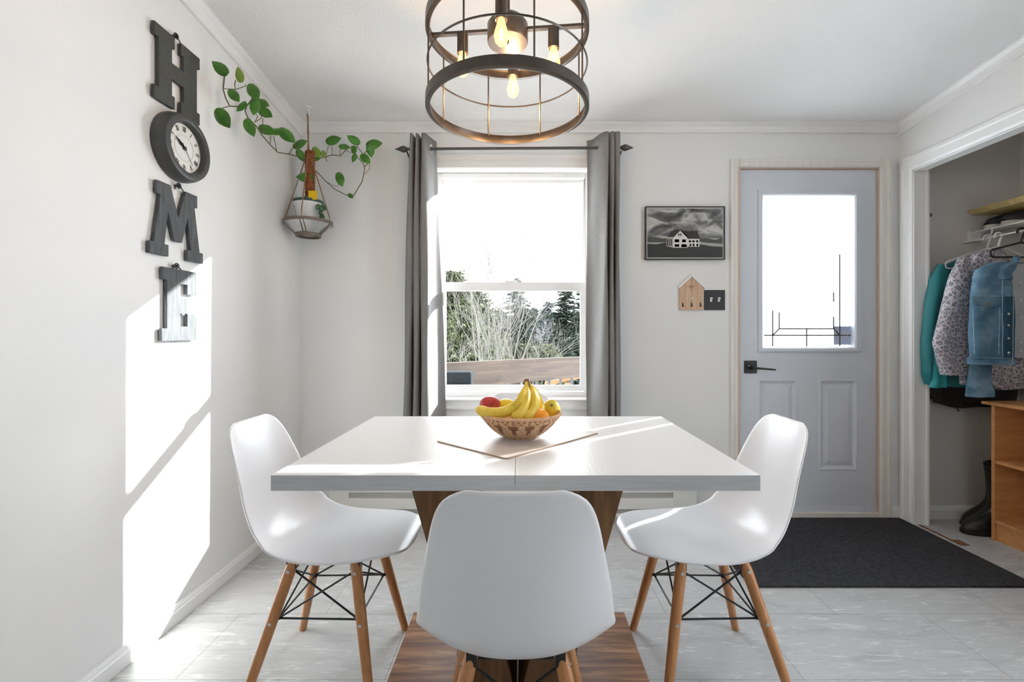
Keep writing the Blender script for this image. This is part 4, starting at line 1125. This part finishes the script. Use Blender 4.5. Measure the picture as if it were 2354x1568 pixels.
# denim jacket
dj = thing('denim_jacket', 'washed blue denim jacket hanging open in front of the other clothes', 'jacket', tuple(P(2300,840,2.36)), 'clothes hanging in the closet')
DD = 2.36
b = MB(); cloth_loft(b, [(604,2276,2318),(620,2246,2316),(640,2238,2318),(680,2234,2324),(720,2230,2326),(770,2228,2326),(822,2228,2328)], DD, .034, .007, ph=.7)
b.build('front_panel', M['denim'], dj, smooth=True)
b = MB(); cloth_loft(b, [(604,2340,2425),(700,2340,2425),(830,2342,2425)], 2.485, .015, .004); b.build('back_panel', M['denim_dark'], dj, smooth=True)
b = MB(); cloth_loft(b, [(682,2306,2331),(740,2304,2332),(790,2303,2330),(824,2302,2329)], DD-.030, .012, .002); b.build('placket', M['denim_dark'], dj, smooth=True)
b = MB(); cloth_loft(b, [(820,2226,2328),(828,2227,2329),(838,2228,2328)], DD-.001, .043, .004, ph=.7); wb = b.build('waistband', M['denim'], dj, smooth=True)
b = MB(); cloth_loft(b, [(602,2330,2336),(590,2330,2346)][::-1]+[(612,2298,2334),(630,2294,2322),(642,2296,2326)], DD-.028, .016, .003); b.build('collar', M['denim'], dj, smooth=True)
b = MB(); cloth_loft(b, [(681,2234,2303),(690,2234,2303),(700,2238,2300),(707,2262,2288)], DD-.030, .010, .002); pf = b.build('pocket_flap', M['denim'], dj, smooth=True)
b = MB(); b.ball(P(2272,699,DD-.045), .008, 1, .5, 1, 10, 8); b.build('pocket_button', M['rust'], pf)
b = MB()
for (p, q) in (((2234,680),(2304,681)), ((2304,640),(2305,822)), ((2330,682),(2328,836)), ((2236,708),(2240,815)), ((2298,708),(2296,815)), ((2228,822),(2326,824)), ((2228,836),(2326,838))):
    b.tube([P(p[0], p[1], DD-.044), P((p[0]+q[0])/2, (p[1]+q[1])/2, DD-.047), P(q[0], q[1], DD-.044)], .0015, 5)
b.build('seams', M['denim_seam'], dj)
b = MB()
for py in (722, 748, 778, 811): b.ball(P(2319, py, DD-.044), .006, 1, .5, 1, 8, 6)
b.build('metal_button', M['chrome'], dj)
b = MB(); cloth_loft(b, [(836,2230,2278),(870,2226,2276),(898,2223,2280)], DD+.055, .024, .003); sl = b.build('sleeve', M['denim'], dj, smooth=True)
b = MB(); cloth_loft(b, [(890,2221,2284),(912,2222,2283)], DD+.052, .029, .002); b.build('cuff', M['denim'], sl, smooth=True)
hanger('clothes_hanger', M['whiteplastic'], 'white plastic hanger carrying the teal jacket', 2.575, .235, .22, .085, .0042)
hanger('clothes_hanger', M['whiteplastic'], 'white plastic hanger carrying the leopard print jacket', 2.515, .18, .2, .085, .0055)
hanger('clothes_hanger', M['black'], 'black hanger carrying the denim jacket', 2.40, .16, .2, .05, .0050)
# shoes and tray on the shelf
def shoe(y, xt, label):
    z0 = SZ+.0045
    root = thing('sneaker', label, 'shoe', (xt+.14, y, z0), 'sneakers on the wire shelf')
    b = MB(); out = []
    for k in range(28):
        a = 2*PI*k/28; x = xt+.14-.14*math.cos(a); w = (.046 if math.cos(a) > 0 else .036)*math.copysign(abs(math.sin(a))**.75, math.sin(a))
        out.append((x, y+w))
    b.prism(out, lambda a, c, t: (a, c, t), z0, z0+.028); b.build('sole', M['sole'], root, bevel=.004)
    b = MB()
    def f(u, v):
        x = xt+.005+u*.268; hh = .034+.05*min(1, u*2.0)**.8 if u > .02 else .012
        w = .041*math.sin(min(1, .25+u*3)*PI/2)*(1-.25*u)
        if u > .97: hh *= .9
        a = PI*v
        return (x, y+w*math.cos(a), z0+.026+hh*math.sin(a)**.7*.82)
    b.grid(f, 16, 12); b.build('upper', M['shoe'], root, smooth=True, solid=.003)
shoe(2.655, 2.672, 'dark navy sneaker with cream sole farther in on the shelf')
shoe(2.560, 2.672, 'dark navy sneaker with cream sole nearer along the shelf')
b = MB(); zt = SZ+.118
b.prism([(0,0),(.010,0),(.045,-.018),(.30,-.018),(.335,0),(.345,0),(.305,-.022),(.040,-.022)], lambda a, c, t: (2.585+a, t, zt+c), 2.30, 2.68)
b.box(2.62, 2.89, 2.30, 2.305, zt-.022, zt-.004); b.box(2.62, 2.89, 2.675, 2.68, zt-.022, zt-.004)
tag(b.build('flat_tray', M['tray']), 'tan shallow tray lying on top of the sneakers on the shelf', 'tray')
b = MB(); c = P(2137.5,495,YB-.004); b.lathe([(.010,0),(.010,-.006),(.006,-.010),(0,-.010)], c, 14, 'y')
tag(b.build('wall_bumper', M['rust']), 'small round brown bumper knob on the closet wall', 'bumper')
# shelf unit
su = thing('shelf_unit', 'low orange wood-laminate shelf unit standing in the closet', 'shelf unit', (2.67, 2.1, 0))
UX0, UX1, UY0, UY1 = 2.485, 2.84, 1.62, 2.44
for y0_, y1_ in ((UY1-.018, UY1), (UY0, UY0+.018)):
    MB().box(UX0, UX1, y0_, y1_, 0, .712).build('side_panel', M['oakshelf'], su, bevel=.001)
MB().box(UX0-.025, UX1, UY0-.015, UY1+.028, .712, .728).build('top', M['oakshelf'], su, bevel=.001)
for z in (.092, .405): MB().box(UX0+.004, UX1-.006, UY0+.018, UY1-.018, z, z+.016).build('shelf', M['oakshelf'], su)
MB().box(UX0+.012, UX0+.026, UY0+.018, UY1-.018, 0, .092).build('kick_board', M['oakshelf'], su)
MB().box(UX1-.006, UX1, UY0+.018, UY1-.018, .02, .712).build('back_panel', M['oakshelf'], su)
# boots
def boot(y, xt, ang, label):
    root = thing('rubber_boot', label, 'boot', (xt+.15, y, 0), 'rubber boots beside the shelf unit')
    b = MB()
    secs = [(.012,.006,.004,.040),(.03,.030,.024,.050),(.07,.046,.036,.078),(.12,.052,.041,.105),(.16,.055,.042,.135)]
    # foot: lofted sections along x
    def f(u, v):
        k = u*(len(secs)-1); i = min(int(k), len(secs)-2); t = k-i
        x = secs[i][0]*(1-t)+secs[i+1][0]*t; w = secs[i][1]*(1-t)+secs[i+1][1]*t; h = secs[i][3]*(1-t)+secs[i+1][3]*t
        a = PI*v
        return (xt+x, y+w*math.cos(a), .018+h*math.sin(a)**.8*.9)
    out = []
    # single body of stacked rings from sole to shaft top
    rings = []
    for z, xa, xb, w in ((.020,0,.285,.050),(.04,.004,.287,.052),(.06,.02,.288,.051),(.085,.065,.288,.049),(.11,.115,.285,.047),(.14,.148,.280,.045),(.18,.158,.275,.046),(.24,.155,.280,.050),(.30,.150,.288,.055),(.335,.146,.292,.058)):
        rings.append([(xt+(xa+xb)/2-(xb-xa)/2*math.copysign(abs(math.cos(a))**.85, math.cos(a)), y+w*math.copysign(abs(math.sin(a))**.85, math.sin(a)), z) for a in [2*PI*k/24 for k in range(24)]])
    base = len(b.v)
    for r in rings: b.v += [Vector(p) for p in r]
    for k in range(len(rings)-1):
        for j in range(24): b.face((base+k*24+j, base+k*24+(j+1) % 24, base+(k+1)*24+(j+1) % 24, base+(k+1)*24+j))
    b.build('boot_body', M['rubber'], root, smooth=True, solid=.004, sub=1)
    b = MB(); b.prism([(xt+.145-.150*math.cos(a), y+.055*math.copysign(abs(math.sin(a))**.8, math.sin(a))) for a in [2*PI*k/28 for k in range(28)]], lambda a, c, t: (a, c, t), 0, .022)
    b.build('sole', M['black'], root, bevel=.003)
    b = MB(); b.lathe([(.056,-.02),(.070,-.012),(.072,.012),(.056,.02)], (xt+.218, y, .335), 24, closed=True); b.build('cuff', M['blackcloth'], root, smooth=True)
boot(2.615, 2.500, 0, 'black rubber boot nearest the closet wall')
boot(2.515, 2.405, 0, 'black rubber boot nearer the shelf unit')

# ------------------------------------------------------------------ outdoors
g = MB(); g.grid(lambda u, v: (-60+160*u, YB+.5+140*v, -1.7-.8*min(1, v*2)+.25*math.sin(u*40)*math.sin(v*33)), 60, 50)
structure(g.build('ground', M['snow'], smooth=True), 'snow covered ground outside the window', 'ground')
dk = MB(); 
dir_ = Vector((1.2,.97,0)).normalized(); A0 = Vector((-.60,3.74,0)); nrm_ = Vector((-dir_.y, dir_.x, 0))
def along(s_, z, off=0): return A0+dir_*s_+nrm_*off+Vector((0,0,z))
def rail_box(b, s0, s1, z0, z1, t, off=0, mi=0):
    i = len(b.v)
    for z in (z0, z1):
        b.v += [along(s0, z, off), along(s1, z, off), along(s1, z, off+t), along(s0, z, off+t)]
    for q in ((0,3,2,1),(4,5,6,7),(0,1,5,4),(1,2,6,5),(2,3,7,6),(3,0,4,7)): b.face([i+k for k in q], mi)
rl = thing('deck_railing', 'brown wooden deck railing with black balusters outside the window', 'railing', tuple(along(.6, -.15)))
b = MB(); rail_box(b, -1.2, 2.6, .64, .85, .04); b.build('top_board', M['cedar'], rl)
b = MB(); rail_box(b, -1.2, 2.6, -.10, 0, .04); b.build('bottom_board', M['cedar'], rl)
for k in range(24):
    s_ = -1.05+k*.155; b = MB(); rail_box(b, s_, s_+.022, -.02, .66, .02, .012); b.build('baluster', M['black'], rl)
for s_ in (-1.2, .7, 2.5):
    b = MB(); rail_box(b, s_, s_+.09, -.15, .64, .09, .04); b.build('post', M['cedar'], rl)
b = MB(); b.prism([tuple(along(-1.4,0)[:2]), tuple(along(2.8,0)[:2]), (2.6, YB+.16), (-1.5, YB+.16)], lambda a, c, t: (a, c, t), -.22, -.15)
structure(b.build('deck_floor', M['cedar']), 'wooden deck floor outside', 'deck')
b = MB(); i = 0
b.prism([(0,0),(2.4,.75),(2.4,.60),(0,-.15)], lambda a, c, t: (.30+a*.75, 5.9+a*.5+t, .46+c*.35), 0, .05)
b.prism([(0,0),(2.4,.75),(2.4,.60),(0,-.15)], lambda a, c, t: (.42+a*.75, 5.6+a*.5+t, .28+c*.40), 0, .05)
for q in (0.3, 1.6): b.box(.36+q*.75, .45+q*.75, 5.93+q*.5, 6.01+q*.5, -1.9, .40+q*.1)
b.box(.42,.50,5.62,5.70,-1.9,.25)
tag(b.build('stair_railing', M['cedar_new']), 'orange wooden stair rail beyond the deck at the lower right of the window', 'railing')
bx_ = thing('deck_box', 'black metal box standing against the deck railing outside', 'box', (-.52, 3.42, -.15))
c0, c1_ = P(1010,857,3.42), P(1083,857,3.42)
MB().box(c0.x, c1_.x, 3.42, 3.62, .42, .80).build('cabinet', M['deckbox'], bx_, bevel=.01)
MB().box(c0.x, c1_.x-.01, 3.405, 3.42, .70, .715).build('handle', M['deckbox'], bx_)
b = MB()
for x in (c0.x+.02, c1_.x-.04):
    for y in (3.44, 3.58): b.box(x, x+.02, y, y+.02, -.15, .42)
b.build('legs', M['black'], bx_)
# trees
def bare_tree(name, label, base, height, stems, spread, mat, rad, depth=4, seed=1, group='bare trees outside the window', lean=0.0, kids=3):
    rnd = random.Random(seed); b = MB()
    def grow(p, d, L, r, lev):
        n = 4; pts = [p]; dd = d.copy()
        for k in range(n):
            dd = (dd+Vector((rnd.uniform(-1,1), rnd.uniform(-1,1), rnd.uniform(-.3,.7)))*.10).normalized(); pts.append(pts[-1]+dd*L/n)
        b.tube(pts, [r*(1-.55*k/n) for k in range(n+1)], 5 if lev < 2 else 3, caps=False)
        if lev >= depth: return
        for k in range(kids+(1 if lev > 1 else 0)+(1 if lev > 2 else 0)):
            t = rnd.uniform(.25, 1); i = min(int(t*n), n-1); q = pts[i]+(pts[i+1]-pts[i])*(t*n-i)
            a = rnd.uniform(0, 2*PI); u, w = basis(dd); side = u*math.cos(a)+w*math.sin(a)
            nd = (dd*rnd.uniform(.7,1.1)+side*rnd.uniform(.4,.8)+Vector((0,0,.25))).normalized()
            grow(q, nd, L*rnd.uniform(.42,.66), max(r*.5, .0035*base.y/14), lev+1)
    for k in range(stems):
        a = 2*PI*k/stems+rnd.uniform(-.3,.3); s_ = spread*rnd.uniform(.3,1)
        grow(base+Vector((math.cos(a)*.15, math.sin(a)*.15, 0)), Vector((math.cos(a)*s_+lean, math.sin(a)*s_, 1)).normalized(), height*rnd.uniform(.55,1), rad*rnd.uniform(.7,1), 1)
    o = b.build(name, mat, None, weld=False); tag(o, label, 'tree', group)
    return o
def conifer(name, label, base, height, width, mat, seed, density=1.0, droop=.25, bushy=False):
    rnd = random.Random(seed)
    root = thing(name, label, 'tree', tuple(base), 'evergreens outside the window')
    MB().tube([base, base+Vector((0,0,height*.97))], [height*.018, height*.003], 7).build('trunk', M['bark'], root)
    b = MB(); lv = int(34*density)
    for k in range(lv):
        t = .12+.86*k/lv; z = height*t
        R = width*1.15*((1-t)**(.5 if bushy else .8))*rnd.uniform(.8,1.15)+.05*width
        nb = int((9 if bushy else 8)*density*.9)+1
        for j in range(nb):
            a = rnd.uniform(0, 2*PI); L = R*rnd.uniform(.65,1.1)
            d = Vector((math.cos(a), math.sin(a), 0)); q0 = base+Vector((0,0,z+rnd.uniform(-.5,.5)*height/lv))
            nseg = 5
            up = rnd.uniform(.0,.35) if bushy else -droop*rnd.uniform(.3,1)
            for m_ in range(1, nseg+1):
                s_ = m_/nseg; c = q0+d*L*s_+Vector((0,0,up*L*s_*s_+.04*L))
                sz = max(L,.4*width)*.24*(1.15-s_*.5)
                for _ in range(3):
                    w = Vector((rnd.uniform(-1,1), rnd.uniform(-1,1), rnd.uniform(-.6,.5))); n1 = Vector((rnd.uniform(-1,1), rnd.uniform(-1,1), rnd.uniform(-.3,.3))).normalized()*sz
                    cc = c+w*sz*.6; e = (d+Vector((rnd.uniform(-.5,.5), rnd.uniform(-.5,.5), rnd.uniform(-.4,.5)))).normalized()*sz*1.2
                    i = len(b.v); hh = Vector((0,0,sz*.25))
                    b.v += [cc-n1*.5, cc+e, cc+n1*.5, cc-e*.6+hh]
                    b.face((i, i+1, i+3)); b.face((i+1, i+2, i+3)); b.face((i, i+3, i+2)); b.face((i, i+2, i+1))
    b.build('foliage', mat, root, weld=False)
gz = lambda D: -1.7-.8*min(1, (D-3.2)/140*2)
def T(px, top, D): b_ = P(px, 766, D); b_.z = gz(D)-.2; return b_, (CAMZ-(top-766)*D/F)-b_.z
def con(px, top, D, w, mat, seed, label, **k):
    b_, h_ = T(px, top, D); conifer('evergreen_tree', label, b_, h_, w, mat, seed, **k)
con(1040, 618, 24, 1.9, M['needle_a'], 1, 'bushy olive evergreen at the left edge of the window view', density=1.5, bushy=True)
con(1098, 664, 27, 1.7, M['needle_a'], 2, 'rounder olive evergreen behind the pale bare tree', density=1.4, bushy=True)
con(1066, 700, 21, 1.5, M['needle_a'], 12, 'low olive evergreen in front of the left trees', density=1.2, bushy=True)
con(1187, 636, 33, 2.3, M['needle_b'], 3, 'tall layered pine in the middle of the window view', density=1.0, droop=.1)
con(1300, 645, 36, 2.3, M['needle_b'], 4, 'tall grey-green pine at the right of the window view', density=1.0, droop=.1)
con(1338, 650, 34, 1.8, M['needle_b'], 5, 'pine at the right edge of the window, partly cut by the frame', density=.9, droop=.1)
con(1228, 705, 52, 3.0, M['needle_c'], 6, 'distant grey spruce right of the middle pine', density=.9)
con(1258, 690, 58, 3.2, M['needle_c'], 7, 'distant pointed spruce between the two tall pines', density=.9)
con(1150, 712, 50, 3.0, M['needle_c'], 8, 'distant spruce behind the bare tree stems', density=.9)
con(1292, 775, 26, 1.3, M['needle_b'], 9, 'short dark green spruce above the railing at right', density=1.1)
con(1325, 765, 27, 1.2, M['needle_b'], 10, 'second short spruce by the right window edge', density=1.0)
con(1258, 790, 25, 1.1, M['needle_a'], 11, 'low shrubby evergreen left of the short spruces', density=1.0, bushy=True)
con(1200, 790, 26, 1.5, M['needle_a'], 13, 'low evergreen behind the bare shrub', density=1.1, bushy=True)
con(1135, 790, 25, 1.4, M['needle_a'], 14, 'low evergreen behind the bare tree', density=1.1, bushy=True)
bb, hh = T(1133, 560, 14); bare_tree('bare_tree', 'pale multi-stemmed bare tree reaching above the sash rail', bb, hh*.98, 9, .33, M['barebark'], .030, 4, 5, kids=4)
bb, hh = T(1205, 700, 13); bare_tree('bare_shrub', 'dense pale bare shrub spreading above the railing', bb, hh*.62, 12, .85, M['barebark'], .010, 4, 9, kids=4)
bb, hh = T(1090, 720, 12.5); bare_tree('bare_shrub', 'pale bare shrub leaning at the left of the window view', bb, hh*.70, 7, .9, M['barebark'], .011, 4, 21, kids=4)
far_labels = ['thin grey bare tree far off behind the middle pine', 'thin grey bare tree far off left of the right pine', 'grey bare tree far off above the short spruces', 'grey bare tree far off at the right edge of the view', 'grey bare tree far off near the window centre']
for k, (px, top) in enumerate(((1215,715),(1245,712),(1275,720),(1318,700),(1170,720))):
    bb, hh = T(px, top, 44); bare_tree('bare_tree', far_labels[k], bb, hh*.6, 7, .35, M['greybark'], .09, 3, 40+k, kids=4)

# ------------------------------------------------------------------ light
w = bpy.data.worlds.new('World'); sc.world = w; w.use_nodes = True
bg = w.node_tree.nodes['Background']; bg.inputs['Color'].default_value = (.90,.95,1,1); bg.inputs['Strength'].default_value = 5.5
sd = bpy.data.lights.new('sun', 'SUN'); sd.energy = 18; sd.angle = math.radians(.6); sd.color = (1,.99,.97)
so = bpy.data.objects.new('sun', sd); COL.objects.link(so)
d = Vector((-.788,-.615,-.412)); so.rotation_euler = d.to_track_quat('-Z', 'Y').to_euler(); so.location = (5, 8, 6)

# ------------------------------------------------------------------ camera
cd = bpy.data.cameras.new('camera'); cam = bpy.data.objects.new('camera', cd); COL.objects.link(cam)
cam.location = (0, 0, CAMZ); cam.rotation_euler = (PI/2, 0, 0)
cd.sensor_fit = 'HORIZONTAL'; cd.sensor_width = 36; cd.lens = 36*F/2354
cd.shift_x = -22/2354; cd.shift_y = -18/2354; cd.clip_start = .05; cd.clip_end = 400
sc.camera = cam
vs = sc.view_settings; vs.view_transform = 'Standard'; vs.look = 'None'; vs.gamma = 1; vs.use_curve_mapping = False; vs.exposure = .70
